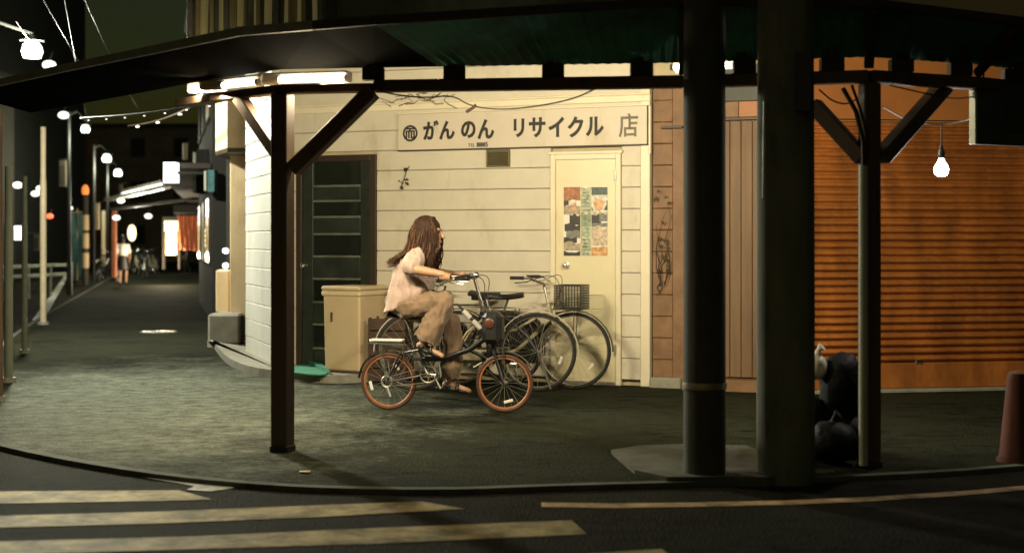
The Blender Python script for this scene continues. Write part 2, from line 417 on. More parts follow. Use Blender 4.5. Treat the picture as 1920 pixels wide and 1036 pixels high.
def paint(name, pxs, m, z):
    return MB().add([G(x, y, z) for x, y in pxs], [list(range(len(pxs)))]).build(name, m)
def strip(name, pxs, m, z): tag(paint(name, pxs, m, z), kind='structure')
strip('crossing_stripe', [(-260, 920), (0, 920), (180, 919), (335, 918), (398, 935), (300, 938), (0, 943), (-260, 946)], M['stripe'], RZ + .004)
strip('crossing_stripe', [(-260, 972), (0, 966), (300, 958), (600, 946), (790, 939), (872, 953), (600, 968), (300, 980), (0, 988), (-260, 994)], M['stripe'], RZ + .004)
strip('crossing_stripe', [(-300, 1030), (0, 1014), (350, 1005), (700, 989), (1072, 974), (1100, 1000), (700, 1018), (300, 1030), (0, 1040), (-300, 1056)], M['stripe'], RZ + .004)
strip('crossing_stripe', [(-300, 1100), (300, 1070), (900, 1050), (1240, 1028), (1290, 1062), (900, 1080), (300, 1105), (-300, 1135)], M['stripe'], RZ + .004)
strip('gutter_mark', [(205, 878), (300, 889), (400, 902), (470, 909), (395, 920), (350, 917), (365, 910), (280, 896)], M['white_line'], RZ + .005)
el = [(1015, 945), (1150, 947), (1300, 945), (1480, 941), (1640, 934), (1800, 924), (1925, 913), (2100, 896)]
b = MB(); vs = []
for x, y in el: vs += [G(x, y - 4, RZ + .004), G(x, y + 4, RZ + .004)]
b.add(vs, [[2 * i, 2 * i + 1, 2 * i + 3, 2 * i + 2] for i in range(len(el) - 1)]); tag(b.build('road_edge_line', M['line']), kind='structure')
b = MB(); b.add([G(60, 600, RZ + .004), G(82, 600, RZ + .004), G(131, 512, RZ + .004), G(124, 512, RZ + .004)], [[0, 1, 2, 3]]); tag(b.build('street_side_line', M['white_line']), kind='structure')
# concrete apron round the foot of the shop, and the pad at the poles
AZ = .085
ap = [(398, 636), (408, 650), (420, 664), (440, 677), (470, 687), (515, 694), (560, 699), (625, 704), (700, 700)]
apv = [G(x, y, AZ) for x, y in ap]
poly = [(p.x, p.y) for p in smoothline(apv)] + [(-.9, 15.4), (-2.5, 16.3), (-3.2, 18.2), (-4.2, 19.6)]
tag(MB().prism(poly, -.04, AZ).build('concrete_apron', M['concrete']), kind='structure')
pad = [G(x, y, .03) for x, y in [(1146, 842), (1200, 834), (1290, 831), (1400, 834), (1470, 862), (1500, 885), (1440, 893), (1250, 893), (1190, 880)]]
tag(MB().prism([(p.x, p.y) for p in pad], -.04, .03).build('concrete_pad', M['kerb']), kind='structure')
c = G(297, 622); mh = thing('manhole_cover', 'round pale worn manhole cover set in the dark pavement', 'manhole cover', c)
MB().lathe((0, 0, -.02), [(.29, 0), (.29, .024), (.28, .028)], 32).build('rim', M['concrete'], mh)
b = MB(); b.lathe((0, 0, .006), [(.255, 0), (.255, .006)], 32)
for k in range(6): b.box((-.2, -.17 + k * .06, .012), (.2, -.15 + k * .06, .016))
b.build('lid', M['metal'], mh)

# ================================================================== SHOP BUILDING (main facade and side wall)
FA = Frame((-2.65, 15.9), (1.394, 14.3))
shop = thing('shop_building', 'cream boarded corner shop with a dark glazed door and a pale flush door', 'building', FA.o, FA.rz)
ROW = [3.40, 3.30, 3.084, 2.868, 2.652, 2.436, 2.22, 2.004, 1.788, 1.572, 1.356, 1.14, .924, .708, .492, .276, .06]
uE = FA.len; dA, dB = FA.u(557), FA.u(707); dC, dD = FA.u(1034), FA.u(1166)
MB().box((0.0, .04, -.05), (uE, .25, 6.5)).build('wall', M['backing'], shop)
def board(parent, u0, u1, z0, z1, m, jit=True, T=None, y0=.0):
    b = MB(); g = .0025; t = random.uniform(-.002, .002) if jit else 0
    b.box((u0 + .002, y0 - .012 + t, z0 + g), (u1 - .002, y0 + .03, z1 - g), .006)
    # boards lap a little: lower edge stands proud
    for v in b.v:
        if v.y < y0 + .01: v.y -= .0035 * (1 - (v.z - z0) / (z1 - z0))
    if T: b.v = [T @ v for v in b.v]
    return b.build('siding_board', m, parent)
for i in range(len(ROW) - 1):
    z1, z0 = ROW[i], ROW[i + 1]
    if z0 > 2.43:
        segs = [(0.06, uE - .1)]
    else:
        segs = [(0.06, dA), (dB, dC), (dD, uE - .1)]
    for a, c in segs: board(shop, a, c, z0, z1, M['cream'])
MB().box((uE - .1, -.03, 0), (uE, .035, 3.4), .006).build('corner_trim', M['trim'], shop)
MB().box((-.035, -.03, .08), (.058, .035, 3.4), .006).build('corner_trim', M['cool_lit_board'], shop)
b = MB(); b.box((.06, -.05, 2.86), (uE + .01, -.016, 2.93), .008); b.box((.06, -.065, 2.93), (uE + .01, -.016, 2.95), .005); b.build('string_course', M['trim'], shop)
# side wall as a second frame, transformed into the shop's own space
FS = Frame((-2.65 - .349 * 1.95, 15.9 + 1.95), (-2.65, 15.9))
MS = (Matrix.Translation(FA.o) @ Matrix.Rotation(FA.rz, 4, 'Z')).inverted() @ Matrix.Translation(FS.o) @ Matrix.Rotation(FS.rz, 4, 'Z')
b = MB(); b.box((0, .045, -.05), (FS.len, .2, 6.5)); b.v = [MS @ v for v in b.v]; b.build('side_wall', M['backing'], shop)
for i in range(len(ROW) - 1):
    s = 1.25 if i % 2 else .8
    for a, c in ((0, FS.len - .03),): board(shop, a, c, ROW[i + 1], ROW[i], M['cool_lit_board'], True, MS)
# upper storey
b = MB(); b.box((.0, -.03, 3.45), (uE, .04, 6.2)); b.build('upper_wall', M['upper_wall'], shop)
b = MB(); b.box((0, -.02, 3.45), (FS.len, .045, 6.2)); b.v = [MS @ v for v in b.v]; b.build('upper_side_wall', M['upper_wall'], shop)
FJ = Frame((-3.62, 15.9), (-2.02, 15.3))
jt = thing('upper_bay', 'upper storey bay with dim yellowed curtains above the canopy at the corner', 'bay window', FJ.o, FJ.rz)
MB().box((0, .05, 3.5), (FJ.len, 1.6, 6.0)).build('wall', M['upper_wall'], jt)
b = MB()
for a in (0, .47, .78, 1.1, FJ.len - .07): b.box((a, -.03, 3.5), (a + .06, .049, 5.2), .004)
b.box((-.02, -.04, 3.42), (FJ.len + .02, .049, 3.5), .004); b.build('window_frame', M['eave'], jt)
x = .07; k = 0; random.seed(21)
while x < FJ.len - .1:
    w = random.uniform(.045, .1)
    MB().tube([(x + w / 2, .03, 3.5), (x + w / 2 + random.uniform(-.03, .03), .03, 4.4), (x + w / 2 + random.uniform(-.02, .02), .03, 5.2)], w / 2, 8).build('curtain_fold', (M['curtain'], E['curtain'], M['curtain'], M['upper_wall'], E['curtain'])[k % 5], jt, True)
    x += w + random.choice([.0, .005, .04]); k += 1
# dark glazed door
zt = FA.z(630, 291); dd = MB(); db = AZ + .005
dr = MB(); dr.box((dA + .07, .0, db), (dB - .07, .03, zt - .07)); door = dr.build('glazed_door', M['panel_dark'], shop)
fm = MB(); fm.box((dA, -.03, db), (dA + .07, .04, zt), .005); fm.box((dB - .075, -.03, db), (dB, .04, zt), .005); fm.box((dA + .07, -.03, zt - .07), (dB - .075, .04, zt), .005)
fm.build('door_frame', M['dark_frame'], door)
il, ir = dA + .22, dB - .2
sm = MB(); sm.box((dA + .075, -.02, db), (il - .01, .0, zt - .075), .004); sm.box((ir + .01, -.02, db), (dB - .08, .0, zt - .075), .004); sm.build('stile', M['panel_dark'], door)
ly = [300, 350, 378, 408, 440, 482, 524, 568, 610, 655]
for j, (a, c) in enumerate(zip(ly, ly[1:])):
    za, zb = FA.z(640, a), FA.z(640, c)
    b = MB(); b.box((il, -.008 - .006 * (j % 2), zb + .022), (ir, .0, za - .004), .003); b.build('pane', M['glass_dark'] if j % 2 == 0 else M['panel_dark'], door)
    b = MB(); b.box((il - .008, -.03, zb - .004), (ir + .008, -.001, zb + .02), .003); b.build('rail', M['door_rail'], door)
hz = FA.z(567, 497); b = MB(); b.lathe((dA + .12, -.02, hz), [(.025, 0), (.02, .02), (.012, .03), (.012, .05), (.024, .055), (.026, .075), (.012, .09)], 12, (0, -1, 0)); b.build('door_knob', M['metal'], door, True)
# pale flush door
zt = FA.z(1100, 289)
fm = MB(); fw = .055
fm.box((dC, -.045, .0), (dC + fw, .03, zt), .006); fm.box((dD - fw, -.045, 0), (dD, .03, zt), .006); fm.box((dC + fw, -.045, zt - fw), (dD - fw, .03, zt), .006)
fm.box((dC - .02, -.055, zt), (dD + .02, .0, zt + .03), .005)
o = MB().box((dC + fw, -.012, .03), (dD - fw, .03, zt - fw), .002).build('flush_door', M['door_cream'], shop)
fm.build('door_frame', M['trim'], o)
b = MB(); b.box((dC + fw, -.03, 0), (dD - fw, .03, .03)); b.build('threshold', M['metal_dull'], o)
for py in (330, 655):
    hz = FA.z(1157, py); b = MB(); b.box((dD - fw - .012, -.052, hz - .05), (dD - fw + .012, -.02, hz + .05), .002); b.tube([(dD - fw, -.055, hz - .055), (dD - fw, -.055, hz + .055)], .007); b.build('hinge', M['metal_dull'], o)
hu, hz = FA.u(1063), FA.z(1063, 497); b = MB(); b.lathe((hu, -.012, hz), [(.028, 0), (.028, .006), (.012, .01), (.012, .035), (.026, .04), (.03, .055), (.02, .072), (.002, .075)], 14, (0, -1, 0)); b.build('door_knob', M['metal'], o, True)

# sign
sg = thing('shop_sign', 'long cream shop sign with dark Japanese lettering along the facade', 'sign', FA.w(0, 0, 0), FA.rz)
s0, s1 = FA.u(752), FA.u(1217); z0, z1 = 2.432, 2.815
MB().box((s0, -.075, z0), (s1, -.02, z1), .004).build('sign_panel', M['sign_face'], sg)
b = MB(); b.box((s0 - .004, -.082, z0 - .012), (s1 + .012, -.018, z0 - .001), .003); b.box((s1 + .001, -.082, z0), (s1 + .012, -.018, z1), .003); b.build('sign_edging', M['dark_frame'], sg)
b = MB(); b.box((s0 - .004, -.082, z1 + .001), (s1 + .03, -.018, z1 + .016), .003); b.box((s1 + .013, -.07, z0 - .1), (s1 + .035, -.018, z1), .003); b.build('sign_trim', M['trim'], sg)
def letter(parent, ch, u, z, size, m, off=.004, y=-.079, wx=1.0, skew=0):
    cu = bpy.data.curves.new('letter', 'FONT'); cu.body = ch; cu.size = size; cu.align_x = 'CENTER'; cu.align_y = 'CENTER'; cu.extrude = .002; cu.offset = off; cu.resolution_u = 3
    t = bpy.data.objects.new('letter_tmp', cu); COL.objects.link(t); dg = bpy.context.evaluated_depsgraph_get()
    me = bpy.data.meshes.new_from_object(t.evaluated_get(dg)); bpy.data.objects.remove(t); 
    xs = [v.co.x for v in me.vertices]; ys = [v.co.y for v in me.vertices]
    cx, cy = (min(xs) + max(xs)) / 2, (min(ys) + max(ys)) / 2
    for v in me.vertices:
        a, c = (v.co.x - cx) * wx, v.co.y - cy; v.co = (u + a + c * skew, y - v.co.z, z + c)
    me.materials.clear(); me.materials.append(m)
    o = bpy.data.objects.new('letter', me); COL.objects.link(o); o.parent = parent; return o
for ch, px, py, s in (('が', 808, 244, .185), ('ん', 838, 244, .19), ('の', 878, 243, .19), ('ん', 911, 242, .2), ('リ', 973, 240, .19), ('サ', 1007, 239, .2), ('イ', 1043, 238, .2), ('ク', 1079, 238, .2), ('ル', 1115, 237, .2)):
    letter(sg, ch, FA.u(px, -.08), FA.z(px, py, -.08), s * 1.15, M['ink'], .0085, wx=.85)
letter(sg, '店', FA.u(1178, -.08), FA.z(1178, 235, -.08), .25, M['ink_grey'], .004, wx=.85)
u, z = FA.u(769, -.08), FA.z(769, 250, -.08)
MB().torus((u, -.078, z), (0, 1, 0), .077, .011, 28, 6, flat=.35).build('emblem_ring', M['ink'], sg)
letter(sg, '而', u, z, .125, M['ink'], .004)
letter(sg, 'TEL', FA.u(884, -.08), FA.z(884, 272, -.08), .05, M['ink_grey'], .001)
letter(sg, '8885', FA.u(904, -.08), FA.z(904, 271, -.08), .065, M['ink'], .002)
# ventilator
vu0, vu1, vz0, vz1 = FA.u(915), FA.u(958), FA.z(936, 313), FA.z(936, 281)
vg = thing('vent_grille', 'small square dark louvred vent below the shop sign', 'vent', FA.w((vu0 + vu1) / 2, 0, vz0), FA.rz)
w, h = (vu1 - vu0) / 2, vz1 - vz0
b = MB(); b.box((-w, -.05, 0), (-w + .015, -.012, h), .002); b.box((w - .015, -.05, 0), (w, -.012, h), .002); b.box((-w, -.05, h - .015), (w, -.012, h), .002); b.box((-w, -.05, 0), (w, -.012, .015), .002); b.box((-w, -.02, 0), (w, -.013, h)); b.build('grille_frame', M['vent'], vg)
for k in range(8): MB().beam((-w + .016, -.036, .025 + k * (h - .04) / 8), (w - .016, -.036, .025 + k * (h - .04) / 8), .02, .004, 0, (0, .6, 1)).build('louvre', M['vent'], vg)
# dried sprig on the wall
sp = thing('dried_sprig', 'small dried leafy sprig on the cream boards above the cyclist', 'plant', FA.w(FA.u(762), -.03, FA.z(762, 350)), FA.rz)
b = MB(); b.tube([(-.05, 0, .0), (-.01, -.02, .07), (.02, -.02, .16), (.05, 0, .22)], .004, 5); b.build('stem', M['cable'], sp)
for k in range(11):
    t = random.random(); c = Vector((-.05 + .08 * t + random.uniform(-.03, .03), -.02, .0 + .2 * t * (1 if k % 2 else .35))); a = random.uniform(0, 6.28); L = random.uniform(.03, .06)
    d = Vector((math.cos(a), -.3, math.sin(a))) * L; q = Vector((-d.z, 0, d.x)) * .3
    MB().add([c, c + d * .5 + q, c + d, c + d * .5 - q + Vector((0, -.008, 0))], [[0, 1, 2, 3]]).build('leaf', M['leaf'], sp)
# posters
def poster(label, px0, px1, py0, py1, cells, disc):
    u0, u1 = FA.u(px0), FA.u(px1); z0, z1 = FA.z((px0 + px1) / 2, py1), FA.z((px0 + px1) / 2, py0)
    t = thing('poster', label, 'poster', FA.w(u0, -.0125, z0), FA.rz, 'posters on the pale door'); w, h = u1 - u0, z1 - z0
    b = MB(); b.box((0, -.003, 0), (w, 0, h)); b.build('sheet', M['white_plastic'], t)
    cols = []; b = MB()
    for (x0, x1, y0, y1, c) in cells:
        if c not in cols: cols.append(c)
        b.mi = cols.index(c); n = 4
        top = [(x0 + (x1 - x0) * i / n, y1 + (random.uniform(-.03, .03) if 0 < i < n else 0)) for i in range(n + 1)]; pl = [(x0, y0), (x1, y0)] + top[::-1]
        dz = -.0034 - .0002 * len(b.f)
        b.add([(p[0] * w, dz, min(.995, max(.005, p[1])) * h) for p in pl], [list(range(len(pl)))])
    for (cx, cy, r, c) in disc:
        if c not in cols: cols.append(c)
        b.mi = cols.index(c); dz = -.0034 - .0002 * len(b.f)
        b.add([(cx * w + r * math.cos(a) * (1 + .08 * math.sin(3 * a)), dz, cy * h + r * math.sin(a)) for a in [2 * PI * i / 16 for i in range(16)]], [list(range(16))])
    b.build('print', [PM(c) for c in cols], t)
_pm = {}
def PM(c):
    if c not in _pm: _pm[c] = mat('print_' + str(len(_pm)), c, .5, .55, 30)
    return _pm[c]
K, O_, Pk, Gn, Gy, Tn = (.03, .025, .02), (.33, .13, .05), (.48, .27, .17), (.22, .27, .17), (.17, .17, .14), (.36, .29, .19)
poster('printed poster with dark lower picture, left one on the pale door', 1058, 1089, 350, 480,
       [(0, 1, .8, .995, O_), (0, .3, .72, .8, K), (0, 1, .6, .72, Tn), (.35, 1, .45, .6, K), (.05, 1, .36, .46, K), (.15, 1, .26, .36, Gy), (0, .8, .19, .27, K), (0, 1, .08, .19, Tn), (0, 1, .005, .08, K)], [(.55, .76, .04, (.62, .55, .42)), (.6, .71, .035, Pk)])
poster('green text strip of paper between the two posters on the pale door', 1090, 1109, 350, 480,
       [(0, 1, .62, .995, (.42, .42, .3)), (0, 1, .42, .62, Gn), (0, 1, .28, .42, (.36, .4, .26)), (0, 1, .005, .28, (.42, .42, .28))] + [(.15, .9, .03 + .05 * k, .045 + .05 * k, Gn) for k in range(8)] + [(.15, .9, .66 + .05 * k, .675 + .05 * k, Gn) for k in range(6)], [])
poster('printed poster with a pale orange disc, right one on the pale door', 1110, 1140, 350, 480,
       [(0, 1, .88, .995, (.06, .09, .08)), (.0, 1, .66, .8, (.06, .07, .06)), (0, 1, .8, .88, (.6, .55, .45)), (0, 1, .56, .66, (.5, .45, .32)), (0, .6, .47, .6, K), (.5, 1, .5, .6, Gy), (0, 1, .42, .48, Gy), (0, 1, .15, .42, (.5, .4, .28)), (0, 1, .005, .13, (.55, .3, .12))], [(.45, .75, .085, (.62, .55, .42)), (.45, .74, .055, (.62, .34, .16))])

# ================================================================== BROWN BOARDED FRONT BETWEEN SHOP AND SHUTTER
FB = Frame((1.405, 14.30), (2.86, 13.80))
bb = thing('timber_front', 'tan brown boarded front with a plank door beside the cream shop', 'building', FB.o, FB.rz)
MB().box((.0, .05, -.05), (FB.len + .1, .3, 6.2)).build('wall', M['backing'], bb)
ue = FB.u(1262)
for i in range(2, len(ROW) - 1): board(bb, .01, ue, ROW[i + 1], ROW[i], M['brown_board'])
MB().box((ue, -.03, .02), (FB.u(1284), .05, 3.1), .006).build('post', M['brown_board'], bb)
b = MB(); b.box((0, -.1, -.02), (FB.u(1280), -.02, .1), .01); b.build('plinth', M['concrete'], bb)
uw0, uw1 = FB.u(1286), FB.u(1432); n = 7; zt = FB.z(1395, 226)
for k in range(n):
    a = uw0 + (uw1 - uw0) * k / n; c = uw0 + (uw1 - uw0) * (k + 1) / n
    MB().box((a + .002, -.005 - random.uniform(0, .006), .12), (c - .002, .04, zt), .005).build('plank', M['wood_door'], bb)
MB().box((uw0, -.05, zt + .002), (uw1 + .02, .04, zt + .03), .004).build('lintel', M['dark_frame'], bb)
MB().box((FB.u(1386), -.02, zt + .034), (uw1 + .1, .04, FB.z(1400, 190)), .004).build('header_panel', M['orange'], bb)
MB().box((uw0, -.015, zt + .034), (FB.u(1386) - .004, .04, FB.z(1400, 190)), .004).build('header_panel', M['brown_board'], bb)
MB().box((uw0, -.02, FB.z(1400, 190) + .004), (uw1 + .1, .04, 3.2), .004).build('header_panel', M['grey_panel'], bb)
MB().box((uw0, -.22, -.02), (uw1, -.01, .11), .01).build('doorstep', M['brown_board'], bb)
b = MB(); zz = FB.z(1262, 240); b.box((FB.u(1245), -.12, zz - .012), (FB.u(1284), -.032, zz + .012), .003); b.build('bracket', M['dark_frame'], bb)
dv = thing('dried_vine', 'dried dark vine clinging to the brown boards beside the shop', 'plant', FB.w(FB.u(1244), -.03, 1.0), FB.rz)
b = MB(); random.seed(3)
for k in range(7):
    p = Vector((random.uniform(-.03, .03), -.01, random.uniform(-.1, .1))); pts = [p.copy()]
    for j in range(9): p = p + Vector((random.uniform(-.045, .045), random.uniform(-.012, .012), random.uniform(.0, .13))); p.y = min(p.y, 0); p.x = max(-.06, min(.08, p.x)); pts.append(p.copy())
    b.tube(pts, [.006 - .0005 * i for i in range(10)], 5)
b.build('stem', M['cable'], dv)
for k in range(14):
    c = Vector((random.uniform(-.06, .07), -.02, random.uniform(.1, 1.0))); a = random.uniform(0, 6.28); d = Vector((math.cos(a), -.3, math.sin(a))) * random.uniform(.04, .07); q = Vector((-d.z, 0, d.x)) * .3
    MB().add([c, c + d * .5 + q, c + d, c + d * .5 - q], [[0, 1, 2, 3]]).build('leaf', M['leaf'], dv)

# ================================================================== SHUTTERED SHOP
FH = Frame((2.88, 13.72), (6.9, 14.42))
sh = thing('shuttered_shop', 'orange brown shop front closed with a wide roller shutter', 'building', FH.o, FH.rz)
MB().box((-.1, .12, -.05), (FH.len, .3, 6.2)).build('wall', M['backing'], sh)
zt = FH.z(1700, 227); z0 = .03
MB().box((-.1, -.03, zt + .01), (FH.len, .1, 2.98), .004).build('shutter_box', M['orange'], sh)
MB().box((-.1, .0, 2.984), (FH.len, .1, 3.5), .004).build('fascia', M['orange'], sh)
MB().box((-.1, -.02, 0), (-.02, .1, zt), .004).build('guide_rail', M['brown_board'], sh)
pitch = .0735; n = int((zt - .25) / pitch)
prof = [(.02, 0), (.016, .008), (-.008, .013), (-.024, .022), (-.029, .034), (-.024, .046), (-.008, .06), (.016, .0665), (.02, .0725)]
b = MB(); L0, L1 = -.018, FH.len - .05
vs = [(x, y, z) for x in (L0, L1) for y, z in prof]; k = len(prof)
b.add(vs, [[i, i + 1, k + i + 1, k + i] for i in range(k - 1)] + [list(range(k)), list(range(k, 2 * k))])
s0 = b.build('slat', M['slat'], sh, True); base = zt - n * pitch
shut = [s0]
for i in range(n):
    o = s0 if i == 0 else s0.copy()
    if i: COL.objects.link(o); o.parent = sh
    o.location = (0, random.uniform(-.002, .002), base + i * pitch); o.rotation_euler = (random.uniform(-.07, .07), random.uniform(-.0009, .0009), 0)
bbm = MB(); bbm.box((L0, -.03, z0), (L1, .03, base - .004), .006); bar = bbm.build('bottom_bar', M['slat'], sh)
u, z = FH.u(1720), FH.z(1720, 678); MB().box((u - .035, -.045, z - .015), (u + .035, -.03, z + .02), .005).build('latch', M['metal'], bar)
MB().box((-.1, -.12, -.03), (FH.len, .11, .028), .008).build('sill', M['concrete'], sh)

# ================================================================== CANOPY OVER THE PAVEMENT
B = [(-4.5, 13.3), (-3.0, 11.5), (-2.2, 10.5), (-1.6, 9.92), (-.95, 9.83), (-.5, 9.77), (1.15, 9.55), (2.32, 9.25), (3.15, 9.65), (4.6, 10.7), (6.2, 12.0)]
Ev = [(-5.0, 12.9, 2.8), (-3.45, 11.1, 2.8), (-2.55, 10.1, 2.8), (-1.75, 9.2, 2.8), (-1.25, 8.95, 2.8), (-.85, 8.75, 2.8), (1.1, 9.12, 2.98), (2.3, 9.08, 2.96), (3.35, 9.42, 2.9), (4.85, 10.4, 2.9), (6.5, 11.7, 2.9)]
Wl = [None, None, (-2.75, 15.8), (-2.6, 15.78), (-1.9, 15.48), (-1.2, 15.2), (1.36, 14.2), (2.84, 13.7), (3.75, 13.75), (5.0, 13.95), (6.8, 14.25)]
cn = thing('canopy', 'dark timber pavement canopy with green sheeting round the street corner', 'canopy', (0, 10, 0))
BZ0, BZ1 = 2.49, 2.572
for a, c in zip([(-2.55, 10.95)] + B[2:], B[2:]):
    d = (Vector(c) - Vector(a)).normalized() * .0
    bt_ = BZ1 if a[0] > -1 else 2.55
    MB().beam((a[0], a[1], (BZ0 + bt_) / 2), (c[0], c[1], (BZ0 + bt_) / 2), .1, bt_ - BZ0, .006).build('beam', M['timber'], cn, world=True)
def sheet(a, b_, c, d, t, name, m, corr=0):
    """corrugated sheet between edge a-b and edge d-c"""
    a, b_, c, d = map(Vector, (a, b_, c, d)); n = max(2, int((b_ - a).length / .038)) if corr else 1
    vs = []; fs = []
    for i in range(n + 1):
        f = i / n; off = corr * (1 if i % 2 else -1)
        p, q = a.lerp(b_, f), d.lerp(c, f)
        vs += [p + Vector((0, 0, off)), q + Vector((0, 0, off)), p + Vector((0, 0, off + t)), q + Vector((0, 0, off + t))]
    for i in range(n):
        k = 4 * i; fs += [[k, k + 4, k + 5, k + 1], [k + 2, k + 3, k + 7, k + 6], [k, k + 2, k + 6, k + 4], [k + 1, k + 5, k + 7, k + 3]]
    fs += [[0, 1, 3, 2], [4 * n, 4 * n + 2, 4 * n + 3, 4 * n + 1]]
    return MB().add(vs, fs).build(name, m, cn, world=True)
WZ = 2.66
for i in range(len(B) - 1):
    sheet((*B[i], WZ), (*B[i + 1], WZ), Ev[i + 1], Ev[i], .006, 'overhang_sheet', M['green_sheet'] if i > 4 else M['black_sheet'], .0022 if i > 4 else 0)
    MB().beam((Ev[i][0], Ev[i][1], Ev[i][2] + .02), (Ev[i + 1][0], Ev[i + 1][1], Ev[i + 1][2] + .02), .03, .06, .005).build('eave_trim', M['eave'] if i < 4 else M['rafter'], cn, world=True)
    if i >= 2:
        w0, w1 = Wl[i], Wl[i + 1]
        sheet((*B[i], WZ + .055), (*B[i + 1], WZ + .055), (*w1, 3.45), (*w0, 3.45), .006, 'roof_sheet', M['roof_top'], .006)
def on_line(pl, px):
    for p, q in zip(pl, pl[1:]):
        a, c = CX + F * p[0] / p[1], CX + F * q[0] / q[1]
        if a <= px <= c:
            k = (px - CX) / F; t = (k * p[1] - p[0]) / ((q[0] - p[0]) - k * (q[1] - p[1])); return Vector((p[0] + (q[0] - p[0]) * t, p[1] + (q[1] - p[1]) * t, 0))
for px, nx in ((700, FA.n), (852, FA.n), (1037, FA.n), (1203, FA.n), (1395, FB.n), (1560, FB.n), (1690, FH.n), (1800, FH.n), (1900, FH.n)):
    p = on_line(B, px); L = 0
    # reach the wall behind
    best = None
    for fr_ in (FA, FB, FH):
        den = nx.dot(fr_.n); t = (fr_.o - p).dot(fr_.n) / den; u = (p + nx * t - fr_.o).dot(fr_.e)
        if t > 0 and -.05 <= u <= fr_.len + .05 and (best is None or t < best): best = t
    best = (best or 4.2) - .04
    MB().beam((p.x - nx.x * .06, p.y - nx.y * .06, WZ + .02), (p.x + nx.x * best, p.y + nx.y * best, 3.385), .07, .05, .004).build('rafter', M['rafter'], cn, world=True)
    MB().box((p.x - .075, p.y - .04, BZ1 + .001), (p.x + .075, p.y + .05, WZ + .0), .004).build('packing_block', M['rafter'], cn, world=True)
for i in (6, 7, 8):
    MB().beam((B[i][0], B[i][1], BZ1 + .02), (Ev[i][0], Ev[i][1], Ev[i][2] - .03), .06, .05, .004).build('overhang_arm', M['rafter'], cn, world=True)

def canopy_post(x, y, rz, label, braces, w=.125, foot=True):
    t = thing('canopy_post', label, 'post', (x, y, 0), rz, 'timber canopy posts')
    MB().box((-w / 2, -w / 2, .03), (w / 2, w / 2, BZ0 - .002), .008).build('shaft', M['timber'], t)
    MB().box((-w / 2 - .008, -w / 2 - .008, -.01), (w / 2 + .008, w / 2 + .008, .05), .012).build('footing', M['rafter'], t)
    for (p0, p1, m, ww) in braces: MB().beam(p0, p1, ww, ww * 1.0, .006).build('brace', m, t, world=True)
    return t
p1 = canopy_post(-1.6, 9.92, R(-20), 'square dark timber canopy post standing on the pavement in front of the shop', [
    (P(524, 292, 9.9), P(448, 182, 10.25), M['timber'], .085), (P(550, 318, 9.88), P(698, 172, 9.72), M['timber'], .105), (P(532, 285, 10.0), P(470, 178, 10.9), M['timber_lit'], .06)])
p2 = canopy_post(2.325, 9.25, R(8), 'dark timber canopy post with a pale pipe in front of the shutter', [
    (P(1618, 298, 9.27), P(1525, 196, 9.46), M['timber'], .1), (P(1652, 296, 9.27), P(1772, 160, 9.62), M['timber'], .1)], .115)
b = MB(); b.tube([(-.07, -.075, .02), (-.07, -.075, 1.2), (-.072, -.078, 1.25), (-.07, -.075, 1.3), (-.07, -.075, 1.95)], .03, 10); b.build('conduit', M['pipe'], p2, True)
b = MB(); b.tube([(-.07, -.075, 1.95), (-.075, -.08, 2.1), (-.12, -.07, 2.3), (-.2, -.05, 2.45)], .016, 8); b.tube([(-.06, -.08, 1.95), (-.05, -.085, 2.15), (-.09, -.08, 2.3), (-.14, -.05, 2.47)], .01, 8); b.build('cable', M['cable'], p2, True)

# fluorescent battens under the canopy
def batten(label, a, c, energy, aim, frac, down):
    a = Vector(a); c = Vector(c); d = (c - a).normalized()
    t = thing('fluorescent_batten', label, 'light fixture', (a + c) / 2, 0, 'fluorescent battens under the canopy')
    MB().beam(a + Vector((0, .02, .03)), c + Vector((0, .02, .03)), .1, .082, .014).build('housing', M['white_plastic'], t, world=True)
    s = a.lerp(c, frac)
    o = Vector((0, -.055, .012)); MB().tube([s + o, c + o - d * .03], .02, 12).build('tube', E['tube'], t, True, world=True)
    for p in (s + o - d * .012, c + o - d * .02): MB().tube([p - d * .012, p + d * .012], .024, 10).build('socket', M['white_plastic'], t, True, world=True)
    mid = (a + c) / 2 + Vector((0, .06, -.02))
    lamp('tube_light', 'AREA', mid, energy * .9, (1, .86, .58), t, target=mid + Vector(aim), sx=.5, sy=.05)
    lamp('tube_glow', 'AREA', mid + Vector((0, -.03, -.05)), energy * down, (1, .82, .52), t, target=mid + Vector((-.2 if down > .3 else .1, -.05 if down > .3 else -.6, -1)), sx=.5, sy=.05)
batten('lit fluorescent batten at the left end, right of the dark corner', P(356, 172, 10.65), P(489, 158, 10.25), 125, (.2, 1, .1), .5, .6)
batten('brightest lit fluorescent batten just above the front timber post', P(494, 156, 10.25), P(656, 151, 10.05), 190, (.35, 1, .05), .2, .28)
batten('lit fluorescent batten half hidden behind the black pole', P(1262, 131, 9.95), P(1385, 127, 9.8), 220, (.3, 1, -.06), .0, .0)

